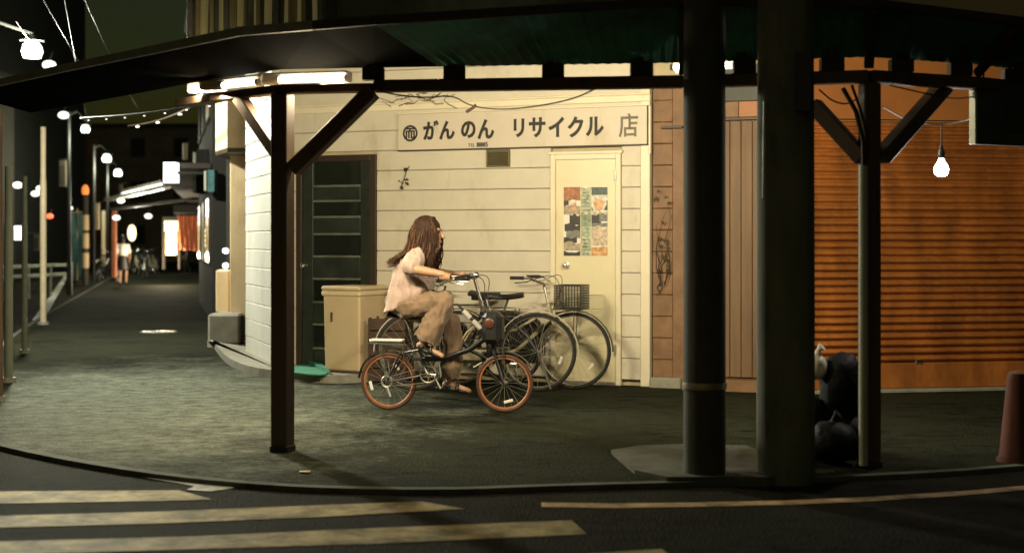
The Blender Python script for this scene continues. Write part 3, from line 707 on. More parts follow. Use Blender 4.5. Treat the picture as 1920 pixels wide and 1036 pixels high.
# poles at the kerb
def pole(label, px, d, r0, r1, ptop, m, rough=.0):
    x = (px - CX) / F * d; t = thing('utility_pole', label, 'pole', (x, d, 0), 0, 'utility poles at the kerb')
    MB().lathe((0, 0, -.05), [(r0 * 1.0, 0), (r0, .05), (r0 * .995, 1.0)] + [(r0 + (r1 - r0) * k / 8, 1 + k) for k in range(1, 9)], 24).build('shaft', m, t, True)
    return t
u1 = pole('black utility pole at the kerb, thinner of the pair', 1321, 8.85, .132, .122, 0, M['pole_black'])
MB().lathe((0, 0, .55), [(.137, 0), (.139, .02), (.137, .04)], 24).build('band', M['metal_dull'], u1, True)
u2 = pole('thick concrete utility pole at the kerb with a pale pipe up its side', 1473, 8.86, .18, .15, 0, M['pole'])
b = MB(); xx = -.155; b.tube([(xx + .015, -.08, 1.73), (xx + .022, -.08, 2.33)], .022, 10); b.build('conduit', M['pipe'], u2, True)
for z in (.85, 1.4, 2.2): MB().lathe((0, 0, z), [(.178 - .008 * z, 0), (.18 - .008 * z, .01), (.178 - .008 * z, .03)], 24).build('band', M['pole_black'], u2, True)
MB().box((.02, -.185, 2.25), (.13, -.12, 2.62), .01).build('meter_box', M['grey_panel'], u2)

# hanging bulb
c = P(1765, 318, 10.1)
hb = thing('hanging_bulb', 'bare glowing white bulb hanging on a cord before the shutter', 'lamp', c)
b = MB(); b.lathe((0, 0, -.05), [(.004, 0), (.03, .006), (.047, .025), (.052, .05), (.046, .075), (.03, .1), (.02, .118), (.018, .13)], 18); b.build('bulb', E['bulb'], hb, True)
b = MB(); b.lathe((0, 0, .082), [(.021, 0), (.024, .01), (.024, .05), (.016, .065), (.01, .09)], 14); b.build('socket', M['black'], hb, True)
b = MB(); b.tube([(0, 0, .16), (.002, 0, .31)], .006, 6); b.build('cord', M['cable'], hb)
lamp('bulb_light', 'POINT', c + Vector((0, 0, -.09)), 40, (1, .93, .82), hb, .05)
def cable_thing(label, pts, r=.006):
    c = Vector(pts[0]); t = thing('hanging_cable', label, 'cable', c)
    q = smoothline([Vector(p) for p in pts], 3); b = MB(); b.tube(q, r, 5); b.build('cable_run', M['cable'], t, True, world=True); return t
cable_thing('thin cable sagging to the hanging bulb in front of the shutter', [P(1655, 200, 9.4), P(1700, 226, 9.9), P(1765, 236, 10.1), P(1800, 228, 9.9), P(1832, 220, 9.7)], .005)
cable_thing('thin cable draped under the beam left of the dark sign panel', [P(1668, 160, 9.35), P(1720, 172, 9.4), P(1790, 187, 9.6), P(1830, 180, 9.65)], .005)
cable_thing('loose cable looped beneath the beam left of the pale pipe', [P(1536, 168, 9.5), P(1560, 190, 9.5), P(1590, 197, 9.4), P(1615, 180, 9.3)], .006)
v = cable_thing('long brown cable sagging under the beam above the shop sign', [P(700, 168, 9.75), P(742, 178, 9.9), P(800, 184, 11), P(850, 178, 11.5), P(880, 199, 11.5), P(940, 207, 11), P(1020, 198, 10.4), P(1080, 184, 9.9), P(1115, 167, 9.6)], .006)
b = MB(); random.seed(5)
for k in range(16):
    p = P(random.uniform(700, 860), random.uniform(172, 186), 10.2); q = [p]
    for j in range(3): q.append(q[-1] + Vector((random.uniform(.02, .07) * random.choice([-1, 1]), 0, random.uniform(-.04, .015))))
    b.tube(q, .0035, 4)
b.build('dead_tendril', M['cable'], v, world=True)
b = MB(); b.tube([P(893, 197, 11.5), P(884, 204, 11.5), P(874, 210, 11.5)], .014, 6); b.build('clip', M['cable'], v, world=True)

# dark sign panel at the right edge
c = P(1828, 270, 9.62)
hp = thing('hanging_sign_panel', 'dark grey sign panel hung under the canopy at the right', 'sign', c, R(28))
MB().box((.02, 0, 0), (.75, .05, .425), .006).build('panel', M['grey_panel'], hp)
MB().box((0, -.004, 0), (.018, .054, .43), .003).build('backlit_edge', M['pipe'], hp)  # back light on the panel's edge, added as a pale strip
MB().box((.3, -.012, .1), (.5, -.001, .32), .004).build('plate', M['pole_black'], hp)
for x in (.1, .6): MB().beam((x, .025, .425), (x, .025, .5), .02, .02).build('hanger', M['rafter'], hp)

# ================================================================== ITEMS ON THE PAVEMENT
# storage bin
A = P(674, 0, 14.75); A.z = 0; Lc = P(605, 0, 15.0); d = Vector((Lc.x - A.x, Lc.y - A.y, 0)); 
bt = thing('storage_bin', 'tall cream lidded storage bin beside the dark glazed door', 'bin', (A.x, A.y, 0), math.atan2(-d.y, -d.x))
w = d.length; dep = .5; bz0, bz1 = .1, .955
b = MB(); b.box((-w, .0, bz0), (0, dep, bz1), .018)
for v in b.v:
    k = (v.z - bz0) / (bz1 - bz0); v.x = -w / 2 + (v.x + w / 2) * (.95 + .05 * k); v.y = dep / 2 + (v.y - dep / 2) * (.95 + .05 * k)
b.build('body', M['bin'], bt)
b = MB(); b.box((-w - .012, -.015, bz1 - .07), (.012, dep + .015, bz1 - .02), .012); b.build('rim', M['bin_edge'], bt)
b = MB(); b.box((-w - .015, -.02, bz1 - .016), (.015, dep + .02, bz1 + .035), .018); 
for v in b.v:
    if v.z > bz1: v.z += .02 * math.sin((v.y) / dep * PI)
b.build('lid', M['bin'], bt)
b = MB(); b.box((-w * .78, -.014, bz1 - .34), (-w * .72, .004, bz1 - .24), .008); b.build('latch', M['brown_crate'], bt)
for x in (-w + .06, -.06):
    for y in (.08, dep - .08): MB().tube([(x, y - .012, .045), (x, y + .012, .045)], .045, 14).build('caster', M['rubber'], bt)
MB().box((-w + .03, .03, .085), (-.03, dep - .03, bz0), 0).build('underframe', M['rubber'], bt)
mp = [G(x, y, AZ + .014) for x, y in [(546, 697), (552, 684), (575, 681), (606, 688), (618, 700), (590, 702)]]
g = thing('door_mat', 'green mat lying at the foot of the dark glazed door', 'mat', mp[0])
MB().prism([(p.x, p.y) for p in smoothline(mp + [mp[0]], 1)[:-1]], AZ + .001, AZ + .014).build('pile', M['green_mat'], g, world=True)
MB().prism([(p.x, p.y) for p in mp[2:5]], AZ + .0145, AZ + .05).build('turned_corner', M['green_mat'], g, world=True)
c = G(642, 716); sc_ = thing('paper_scrap', 'crumpled pale paper scrap on the ground below the bin', 'litter', c)
b = MB(); b.ell((0, 0, .02), (.05, .04, .022), 9, 6)
for v in b.v: v += Vector((random.uniform(-.008, .008), random.uniform(-.008, .008), random.uniform(-.004, .008)))
b.build('scrap', M['bin_edge'], sc_)
c = G(571, 886); sc_ = thing('paper_scrap', 'tiny pale paper scrap on the pavement near the kerb', 'litter', c)
b = MB(); b.box((-.035, -.02, .003), (.035, .02, .012), .004); b.build('scrap', M['bin_edge'], sc_)
# dark brown crate behind the cyclist
c = G(690, 716); cr = thing('wooden_crate', 'dark brown slatted crate standing behind the rider beside the bin', 'crate', (c.x, c.y - .02, 0), R(-12))
for k in range(5): MB().box((0, 0, .02 + k * .13), (.4, .015, .14 + k * .13), .004).build('slat', M['brown_crate'], cr)
for k in range(5): MB().box((.385, .017, .02 + k * .13), (.4, .32, .14 + k * .13), .004).build('slat', M['brown_crate'], cr)
for x, y in ((.005, .03), (.36, .03), (.36, .29), (.005, .29)): MB().box((x, y - .013, 0), (x + .024, y + .012, .67), .003).build('corner_post', M['brown_crate'], cr)
MB().box((.005, .045, .03), (.355, .275, .6)).build('contents', M['rubber'], cr)
# rubbish bags
def bag(label, c, r, m, seed, knot=True):
    t = thing('rubbish_bag', label, 'rubbish bag', c, 0, 'rubbish bags heaped behind the poles')
    b = MB(); b.ell((0, 0, r[2]), r, 22, 16)
    for v in b.v:
        n = noise.noise(Vector((v.x * 6 + seed, v.y * 6, v.z * 6))) * .12 + noise.noise(Vector((v.x * 15, v.y * 15 + seed, v.z * 15))) * .07
        v.x *= 1 + n; v.y *= 1 + n; v.z = max(0, v.z * (1 + n * .6))
    b.build('sack', m, t, True)
    if knot:
        b = MB(); b.tube([(0, 0, r[2] * 1.9), (.01, 0, r[2] * 2 + .03), (.03, -.01, r[2] * 2 + .05)], [.03, .015, .035], 8); b.build('knot', m, t, True)
bag('black rubbish bag standing topmost of the heap before the shutter', P(1578, 797, 9.75), (.155, .16, .25), M['bag_black'], 3, False)
bag('small white plastic bag perched beside the topmost black rubbish bag', P(1533, 712, 9.72), (.068, .07, .09), M['bag_white'], 9)
bag('wide black rubbish bag at the bottom of the heap, beside the thick pole', (1.98, 9.75, 0), (.26, .22, .2), M['bag_black'], 14)
bag('black rubbish bag under the topmost one in the heap', (2.3, 9.75, 0), (.22, .2, .15), M['bag_black'], 21)
bag('black rubbish bag lowest in front of the heap near the kerb', (2.12, 9.38, 0), (.16, .16, .14), M['bag_black'], 27)
# cone
c = G(1908, 864); cn_ = thing('traffic_cone', 'blunt red orange traffic cone standing on the pavement at the right edge', 'traffic cone', c, R(10))
MB().lathe((0, 0, 0), [(.135, 0), (.133, .025)], 24).build('base', M['cone'], cn_, True)
MB().lathe((0, 0, .03), [(.12, 0), (.117, .02), (.066, .53), (.058, .555), (.03, .57)], 24).build('body', M['cone'], cn_, True)

# ================================================================== BICYCLES
def wheel(parent, x, Rw, tyre, rimm, nsp=20, refl=None, hub=.022):
    w = MB().torus((x, 0, Rw), (0, 1, 0), Rw - .035, .009, 40, 6, flat=1.3).build('wheel', rimm, parent, True)
    MB().torus((x, 0, Rw), (0, 1, 0), Rw - .017, .017, 44, 8).build('tyre', tyre, w, True)
    b = MB(); b.tube([(x, -.045, Rw), (x, -.03, Rw), (x, .03, Rw), (x, .045, Rw)], [hub * .6, hub, hub, hub * .6], 10); b.build('hub', M['metal_dull'], w, True)
    b = MB()
    for k in range(nsp):
        a = 2 * PI * k / nsp; s = .028 if k % 2 else -.028; q = a + (.35 if k % 4 < 2 else -.35)
        b.tube([(x + math.cos(q) * hub, s, Rw + math.sin(q) * hub), (x + math.cos(a) * (Rw - .04), 0, Rw + math.sin(a) * (Rw - .04))], .0016, 4, False)
    o = b.build('spokes', M['metal_dull'], w); o['kind'] = 'stuff'
    if refl is not None:
        a = R(refl); d = Vector((math.cos(a), 0, math.sin(a))); t = Vector((-d.z, 0, d.x)); c = Vector((x, -.03, Rw)) + d * (Rw * .62)
        MB().beam(c - t * .04, c + t * .04, .012, .026, .004).build('reflector', M['white_plastic'], w)
    return w
def fender(parent, x, Rw, a0, a1, m, name='mudguard'):
    MB().torus((x, 0, Rw), (0, -1, 0), Rw + .018, .006, 26, 6, R(a0), R(a1), up=(1, 0, 0), flat=5).build(name, m, parent, True)
def crankset(parent, x, z, ang, L, near=-.07):
    b = MB(); b.torus((x, near, z), (0, 1, 0), .07, .006, 24, 5); b.tube([(x, near - .01, z), (x, .06, z)], .018, 10)
    for k in range(4): a = k * PI / 2; b.tube([(x, near, z), (x + .07 * math.cos(a), near, z + .07 * math.sin(a))], .005, 5)
    o = b.build('crank', M['metal_dull'], parent, True); a = R(ang)
    for s, q in ((-1, a), (1, a + PI)):
        e = Vector((x + L * math.cos(q), s * .085, z + L * math.sin(q)))
        MB().tube([(x, s * .08, z), e], .01, 6).build('crank_arm', M['metal_dull'], o, True)
        MB().box((e.x - .045, e.y + s * .055 - .04, e.z - .012), (e.x + .045, e.y + s * .055 + .04, e.z + .012), .005).build('pedal', M['black'], o)
    return o
def saddle(parent, x, z, tail=-1, L=.25, W=.19):
    b = MB(); n = 9; rings = []
    vs = []; fs = []
    for i in range(n):
        t = i / (n - 1); w = W / 2 * (.25 + .75 * max(0, 1 - t * 1.35) ** .8) if t < .75 else W / 2 * .25 * (1 - (t - .75) * 1.2)
        xx = x - L * .45 + L * t; zz = z + .02 * (1 - t) ** 2 - .006 * math.sin(t * PI)
        for k in range(10):
            a = 2 * PI * k / 10; vs.append((xx, w * math.cos(a), zz - .02 + .028 * math.sin(a) - .022 * abs(math.cos(a))))
    for i in range(n - 1):
        for k in range(10): k2 = (k + 1) % 10; fs.append([i * 10 + k, i * 10 + k2, i * 10 + 10 + k2, i * 10 + 10 + k])
    fs += [list(range(10)), list(range(n * 10 - 10, n * 10))]
    b.add(vs, fs); return b.build('saddle', M['black'], parent, True)
def city_bike(label, loc, rz, fm, fend, S=1.1, basket=True, rack=True, lean=0.0, group='bicycles parked against the shop', decal=False, crank=-30):
    t = thing('bicycle', label, 'bicycle', loc, rz, group); t.rotation_euler = (R(lean), 0, rz)
    Rw = .345 * S; L = 1.1 * S; s = lambda *p: Vector(p) * S
    bb, sc0, hb, ht = s(.44, 0, .28), s(.3, 0, .7), s(.9, 0, .62), s(.86, 0, .76)
    wheel(t, 0, Rw, M['rubber'], M['metal'], 24, 200); wheel(t, L, Rw, M['rubber'], M['metal'], 24, 320)
    b = MB(); b.tube([hb, ht], .02 * S, 10)
    b.tube([hb.lerp(ht, .2), s(.75, 0, .5), s(.58, 0, .35), bb], .017 * S, 10); b.tube([ht.lerp(hb, .2), s(.72, 0, .62), s(.55, 0, .52), s(.36, 0, .5)] if not decal else [ht, s(.71, 0, .765), s(.45, 0, .49), bb], .012 * S, 8)
    b.tube([bb, sc0], .015 * S, 10)
    for y in (-1, 1):
        b.tube([bb, Vector((.1 * S, y * .055, .31 * S)), Vector((0, y * .06, Rw))], .009 * S, 8); b.tube([sc0.lerp(bb, .08), Vector((.1 * S, y * .05, .5 * S)), Vector((0, y * .06, Rw))], .008 * S, 8)
    fr_ = b.build('frame', fm, t, True)
    if decal:
        a_, c_ = s(.67, 0, .72), s(.5, 0, .54)
        for f0, f1 in ((.05, .42), (.55, .95)): MB().tube([a_.lerp(c_, f0), a_.lerp(c_, f1)], .024 * S, 10).build('decal', M['white_plastic'], fr_, True)
    b = MB(); b.tube([hb, hb + (hb - ht) * .25], .018 * S, 8)
    for y in (-1, 1): b.tube([hb + Vector((-.0, y * .02, -.02)), hb + Vector((.03, y * .055, -.06)), Vector((L - .03, y * .055, Rw + .1)), Vector((L, y * .055, Rw))], .01 * S, 8)
    b.build('fork', fm, t, True)
    st = s(.82, 0, .93)
    b = MB(); b.tube([ht, st, st + Vector((.04, 0, .01))], .012 * S, 8)
    b.tube([Vector((.6 * S, -.28, 1.0 * S)), Vector((.74 * S, -.27, 1.0 * S)), Vector((.85 * S, -.14, .95 * S)), Vector((.86 * S, 0, .935 * S)), Vector((.85 * S, .14, .95 * S)), Vector((.74 * S, .27, 1.0 * S)), Vector((.6 * S, .28, 1.0 * S))], .011, 8)
    hbr = b.build('handlebar', M['metal'], t, True)
    for y in (-1, 1):
        MB().tube([(.58 * S, y * .28, 1.0 * S), (.71 * S, y * .275, 1.0 * S)], .017, 8).build('grip', M['rubber'], hbr, True)
        MB().tube([(.78 * S, y * .25, .985 * S), (.74 * S, y * .29, .965 * S), (.63 * S, y * .3, .955 * S)], .006, 6).build('brake_lever', M['metal'], hbr, True)
    b = MB()
    for y in (-1, 1): b.tube(smoothline([Vector((.77 * S, y * .25, .98 * S)), Vector((.95 * S, y * .14, 1.04 * S)), Vector((.99 * S, y * .02, .9 * S)), Vector((.9 * S, 0, .7 * S))], 2), .0035, 5)
    b.build('brake_cable', M['black'], t, True)
    b = MB(); b.tube([sc0, s(.26, 0, .82)], .012 * S, 8); b.build('seat_post', M['metal'], t, True)
    saddle(t, .25 * S, .86 * S, L=.28 * S, W=.22 * S)
    fender(t, 0, Rw, 20, 190, fend); fender(t, L, Rw, 0 - 0, 120, fend)
    crankset(t, bb.x, bb.z, crank, .16 * S)
    b = MB(); b.box((.0, -.085, .24 * S), (.5 * S, -.072, .34 * S), .012); b.build('chain_guard', fm, t)
    if rack:
        b = MB()
        for y in (-.06, .0, .06): b.tube([(-.25 * S, y, .74 * S), (.2 * S, y, .74 * S)], .006, 6)
        b.tube([(-.25 * S, -.06, .74 * S), (-.25 * S, .06, .74 * S)], .006, 6)
        for y in (-.065, .065): b.tube([(-.08 * S, y, .74 * S), (0, y, Rw)], .006, 6)
        b.build('rear_rack', M['metal'], t, True)
    b = MB()
    for y in (-.05, .05): b.tube([(0, y, Rw), (-.12 * S, y * 1.6, .03)], .008, 6)
    b.build('stand', M['metal_dull'], t)
    if basket:
        x0, x1, y0, y1, z0, z1 = .96 * S, 1.2 * S, -.17, .17, .72 * S, .93 * S; b = MB()
        n = 9
        for k in range(n + 1):
            f = k / n
            for z in (z0 + (z1 - z0) * f,):
                b.tube([(x0, y0, z), (x1, y0, z), (x1, y1, z), (x0, y1, z), (x0, y0, z)], .0042 if 0 < k < n else .007, 4)
            xx = x0 + (x1 - x0) * f
            b.tube([(xx, y0, z0), (xx, y0, z1)], .004, 4); b.tube([(xx, y1, z0), (xx, y1, z1)], .004, 4); b.tube([(xx, y0, z0), (xx, y1, z0)], .004, 4)
            yy = y0 + (y1 - y0) * f; b.tube([(x0, yy, z0), (x0, yy, z1)], .004, 4); b.tube([(x1, yy, z0), (x1, yy, z1)], .004, 4)
        bk = b.build('basket', M['wire'], t)
        b = MB(); b.tube([(.93 * S, 0, .68 * S), (1.1 * S, 0, .71 * S)], .008, 6); b.tube([(L, .06, Rw), (1.12 * S, .06, .72 * S)], .006, 5); b.tube([(L, -.06, Rw), (1.12 * S, -.06, .72 * S)], .006, 5); b.build('basket_stay', M['metal'], bk)
    return t
# the bicycle with the basket: front wheel to the right
fw = G(1076, 729); rx = Vector((-.545, 14.42, 0)); d = fw - rx; S1 = 1.1
az = math.atan2(d.y, d.x); rw = fw - d.normalized() * 1.1 * S1
bike1 = city_bike('parked city bicycle with black front basket, in front of the pale door', rw, az, M['cream_paint'], M['black_paint'], S1)
# the one pointing left, silver mudguard
rw = G(1008, 733); az2 = PI + R(-4)
bike2 = city_bike('parked black bicycle facing left with silver rear mudguard and white frame decals', rw, az2, M['black_paint'], M['silver'], 1.1, False, False, decal=True, group='bicycles parked against the shop')

bike3 = city_bike('dark parked bicycle nearest the boarded wall, mostly hidden by the rider', Vector((-.02, 14.62, 0)), PI + R(-21), M['black_paint'], M['black_paint'], 1.05, True, True)
b = MB(); b.box((-.26, -.2, .3), (.16, -.085, .68), .04); b.build('pannier', M['black'], bike3); b = MB(); b.box((.5, -.1, .38), (.86, .09, .62), .05); b.build('frame_bag', M['black'], bike3)
# the rider's small-wheeled bicycle
ra = Vector(((729 - CX) / F * 12.33, 12.33, 0)); fa = Vector(((946 - CX) / F * 12.14, 12.14, 0)); dv_ = fa - ra
FK = Frame((ra.x, ra.y), (fa.x, fa.y)); Lw = FK.len
def K_(px, py, y=0.0): return Vector((FK.u(px, y), y, FK.z(px, py, y)))
fb = thing('folding_bicycle', 'black small wheeled bicycle with tan tyres, ridden by the woman', 'bicycle', ra, FK.rz)
Rw = .25
wheel(fb, 0, Rw, M['gum_dark'], M['gum'], 20, 195); wheel(fb, Lw, Rw, M['gum_dark'], M['gum'], 20, 285)
bbp = K_(806, 700); hd0, hd1 = K_(926, 652), K_(906, 580); bar = K_(889, 519)
b = MB(); b.tube([hd0, hd1], .022, 10); b.tube([hd0.lerp(hd1, .35), K_(880, 655), K_(830, 672), K_(790, 672)], .024, 10)
b.tube([bbp, K_(786, 655), K_(772, 620)], .018, 10); b.tube([K_(790, 672), bbp], .02, 10)
for y in (-1, 1):
    b.tube([bbp + Vector((0, y * .03, 0)), Vector((.12, y * .06, .27)), Vector((0, y * .062, Rw))], .009, 8); b.tube([K_(786, 655) + Vector((0, y * .02, 0)), Vector((.12, y * .055, .5)), Vector((0, y * .062, Rw))], .009, 8)
b.build('frame', M['black_paint'], fb, True)
b = MB(); b.tube([hd0, hd0 + (hd0 - hd1) * .15], .02, 8)
for y in (-1, 1): b.tube([hd0 + Vector((0, y * .02, -.02)), hd0 + Vector((.012, y * .055, -.05)), Vector((Lw, y * .055, Rw))], .011, 8)
b.build('fork', M['black_paint'], fb, True)
b = MB(); b.tube([hd1, bar], [.017, .014], 10); b.tube([hd1 + Vector((0, 0, -.02)), hd1 + Vector((-.004, 0, .03))], .024, 10); b.build('handlebar_stem', M['metal'], fb, True)
gx = K_(850, 516).x; gz = bar.z + .0
b = MB(); b.tube(smoothline([Vector((gx - .06, -.285, gz + .005)), Vector((gx + .06, -.28, gz + .01)), Vector((bar.x + .0, -.12, gz + .02)), Vector((bar.x + .02, 0, gz)), Vector((bar.x, .12, gz + .02)), Vector((gx + .06, .28, gz + .01)), Vector((gx - .06, .285, gz + .005))], 2), .011, 8)
hbx = b.build('handlebar', M['metal'], fb, True)
for y in (-1, 1):
    MB().tube([(gx - .065, y * .285, gz + .005), (gx + .05, y * .281, gz + .009)], .016, 8).build('grip', M['rubber'], hbx, True)
    MB().tube([(gx + .09, y * .26, gz), (gx + .075, y * .3, gz - .02), (gx - .02, y * .31, gz - .03)], .006, 6).build('brake_lever', M['metal'], hbx, True)
    MB().tube([(bar.x - .02, y * .09, gz + .012), (bar.x - .0, y * .13, gz + .022)], .02, 8).build('bar_clamp', M['black'], hbx, True)
b = MB(); b.ell((bar.x + .03, -.05, gz + .015), .026, 12, 8); b.build('bell', M['metal'], hbx, True)
b = MB()
for y in (-1, 1): b.tube(smoothline([Vector((gx + .09, y * .25, gz)), Vector((bar.x + .12, y * .14, gz + .02)), Vector((bar.x + .1, y * .03, gz - .2)), hd0 + Vector((.03, y * .03, 0))], 2), .0035, 5)
b.build('brake_cable', M['black'], fb, True)
b = MB(); c = K_(922, 614); b.box((c.x - .075, -.1, c.z - .14), (c.x + .1, .1, c.z + .14), .045); bagp = b.build('front_bag', M['black'], fb)
c2 = K_(917, 606, -.1); b = MB(); b.lathe((c2.x, -.099, c2.z), [(.046, 0), (.046, .008), (.036, .014), (.03, .016)], 20, (0, -1, 0)); b.build('reflector', M['orange_reflector'], bagp, True)
b = MB(); c = K_(945, 660); b.tube([(c.x, -.03, c.z + .03), (c.x, -.03, c.z - .1)], .011, 8); b.tube([(c.x - .05, -.03, c.z + .035), (c.x + .05, -.03, c.z + .04)], .01, 6); b.build('lamp_bracket', M['metal'], fb, True)
b = MB(); b.lathe((c.x + .06, -.03, c.z - .1), [(.018, 0), (.03, .04), (.03, .055)], 12, (1, 0, 0)); b.build('headlight', M['metal'], fb, True)
b = MB(); b.tube([K_(772, 620), K_(756, 590)], .014, 8); b.build('seat_post', M['metal'], fb, True)
sp_ = K_(752, 586); saddle(fb, sp_.x + .02, sp_.z, L=.26, W=.2)
r0, r1 = K_(697, 641), K_(757, 646); b = MB()
for y in (-.06, -.02, .02, .06): b.tube([(r0.x, y, r0.z), (r1.x, y, r1.z)], .008, 6)
b.tube([(r0.x, -.065, r0.z), (r0.x, .065, r0.z)], .012, 6)
for y in (-.07, .07): b.tube([(r0.x + .1, y, r0.z - .005), (0, y, Rw)], .007, 6); b.tube([(r1.x, y * .8, r1.z), (.16, y * .8, .43)], .006, 6)
rk = b.build('rear_rack', M['metal'], fb, True)
MB().box((r0.x - .01, -.05, r0.z + .008), (r1.x, .05, r0.z + .03), .008).build('rack_board', M['white_plastic'], rk)
fender(fb, 0, Rw, 60, 175, M['black_paint']); fender(fb, Lw, Rw, 30, 110, M['black_paint'])
ck = crankset(fb, bbp.x, bbp.z, 118, .155, -.06)
b = MB(); b.torus((0, -.06, Rw), (0, 1, 0), .045, .012, 18, 5); b.tube([(.0, -.06, Rw + .04), (bbp.x, -.06, bbp.z + .07)], .004, 4); b.tube([(.0, -.06, Rw - .04), (bbp.x, -.06, bbp.z - .07)], .004, 4); b.tube([(0, -.065, Rw - .05), (.03, -.065, Rw - .13)], .014, 6); b.build('chain', M['metal_dull'], fb)

# ================================================================== PEOPLE
def fused(name, mb, m, parent, voxel, smooth=4, fold=None, world=False):
    """one continuous skin round overlapping volumes"""
    o = mb.build(name, m, parent, world=world); md = o.modifiers.new('r', 'REMESH'); md.mode = 'VOXEL'; md.voxel_size = voxel; md.use_smooth_shade = True
    if smooth: s = o.modifiers.new('s', 'SMOOTH'); s.iterations = smooth; s.factor = .5
    dg = bpy.context.evaluated_depsgraph_get(); dg.update(); me = bpy.data.meshes.new_from_object(o.evaluated_get(dg)); o.modifiers.clear(); old = o.data; o.data = me; me.name = name
    bpy.data.meshes.remove(old)
    if fold:
        n = len(me.vertices); co = np.empty(n * 3); me.vertices.foreach_get('co', co); nm = np.empty(n * 3); me.vertices.foreach_get('normal', nm); co = co.reshape(-1, 3); nm = nm.reshape(-1, 3)
        dd = np.array([fold(Vector(c)) for c in co]); co += nm * dd[:, None]; me.vertices.foreach_set('co', co.ravel()); me.update()
    me.polygons.foreach_set('use_smooth', [True] * len(me.polygons))
    if not me.materials: me.materials.append(m)
    return o
def caps(b, pts, rs, n=14):
    """tapered limb through pts with ball joints"""
    for i in range(len(pts) - 1):
        a, c = Vector(pts[i]), Vector(pts[i + 1]); b.tube([a.lerp(c, t / 4) for t in range(5)], [rs[i] + (rs[i + 1] - rs[i]) * t / 4 for t in range(5)], n)
    for p, r in zip(pts, rs): b.ell(p, r, n, 10)
def orient(x, z=(0, 0, 1)):
    x = Vector(x).normalized(); y = Vector(z).cross(x).normalized(); z = x.cross(y); return Matrix(((x.x, y.x, z.x), (x.y, y.y, z.y), (x.z, y.z, z.z)))

wm = thing('person', 'woman with long brown hair, pale pink shirt and beige trousers riding the small bicycle', 'person', ra, FK.rz)
pel = K_(752, 566); chest = K_(772, 515); nk = K_(787, 476); hdc = K_(803, 437)
shn, shf = K_(778, 482, -.16), K_(786, 482, .16); shn.y = -.16; shf.y = .16
eln = K_(769, 503, -.31); wrn = K_(829, 514, -.29); hn = Vector((gx - .035, -.285, gz + .02))
elf = K_(800, 508, .33); wrf = Vector((gx - .09, .29, gz + .02))
hipn, hipf = K_(760, 572, -.095), K_(760, 572, .095); knn, knf = K_(836, 563, -.12), K_(846, 602, .1)
ann, anf = K_(796, 640, -.135), K_(845, 712, .135)
body = MB()
caps(body, [pel, chest.lerp(pel, .4), chest, nk], [.13, .12, .125, .06])
body.ell(chest, (.1, .15, .16), 16, 12, orient((1, 0, -.3)))
caps(body, [nk, nk.lerp(hdc, .6)], [.056, .052])
Rh = Matrix.Rotation(R(12), 3, 'Y')
body.ell(hdc + Vector((-.005, 0, .02)), (.112, .09, .118), 20, 16, Rh)          # skull
body.ell(hdc + Vector((.045, 0, -.055)), (.065, .066, .085), 16, 12, Rh)        # jaw and face
body.ell(hdc + Vector((.085, 0, -.115)), (.026, .03, .026), 10, 8)               # chin
caps(body, [hdc + Vector((.103, 0, .018)), hdc + Vector((.132, 0, -.032))], [.012, .018], 10)   # nose
body.ell(hdc + Vector((.1, 0, -.075)), (.022, .03, .014), 10, 8)                 # mouth
for s in (-1, 1):
    body.ell(hdc + Vector((-.005, s * .09, -.01)), (.028, .012, .038), 10, 8)    # ear
    body.ell(hdc + Vector((.098, s * .035, .03)), (.018, .028, .012), 10, 8)     # brow
caps(body, [shn, eln, wrn], [.055, .047, .03]); caps(body, [shf, elf, wrf], [.055, .047, .03])
def hand(mb, wr, grip_c, s):
    """palm over the bar, four fingers wrapped round the grip, thumb below"""
    palm = grip_c + Vector((0, 0, .022)); mb.ell(wr.lerp(palm, .62), (.058, .036, .02), 14, 10, orient(palm - wr)); caps(mb, [wr, wr.lerp(palm, .4)], [.028, .024])
    for k in range(4):
        y = grip_c.y + s * (-.0) ; xo = -.038 + k * .025; L = (.94, 1.0, .97, .8)[k]
        c = Vector((grip_c.x + xo + .012, grip_c.y, grip_c.z)); r = .024
        pts = [c + Vector((0, -s * .024, .02))]
        for j in range(1, 6):
            a = R(55 - j * 46 * L); pts.append(c + Vector((0, s * r * math.cos(a), r * math.sin(a))))
        caps(mb, pts, [.0105, .0105, .01, .0095, .009, .0085], 8)
    c = Vector((grip_c.x + .05, grip_c.y, grip_c.z)); caps(mb, [c + Vector((-.04, -s * .025, .012)), c + Vector((-.005, -s * .03, -.005)), c + Vector((.02, -s * .016, -.022))], [.014, .011, .009], 8)
hand(body, wrn, Vector((gx - .015, -.284, gz + .006)), -1); hand(body, wrf, Vector((gx - .015, .284, gz + .006)), 1)
caps(body, [hipn, knn, ann], [.085, .055, .038]); caps(body, [hipf, knf, anf], [.085, .055, .038])
def foot(mb, an, d, L=.2):
    d = Vector(d).normalized(); caps(mb, [an, an + Vector((-.01, 0, -.045))], [.036, .034]); a = an + Vector((0, 0, -.05))
    caps(mb, [a - d * .045, a + d * L * .35 + Vector((0, 0, -.005)), a + d * L * .8 + Vector((0, 0, -.012))], [.032, .034, .026]); return a
fn = foot(body, ann, (1, -.08, -.38)); ff = foot(body, anf, (1, .05, -.2))
fused('body', body, M['skin'], wm, .0055, 3)
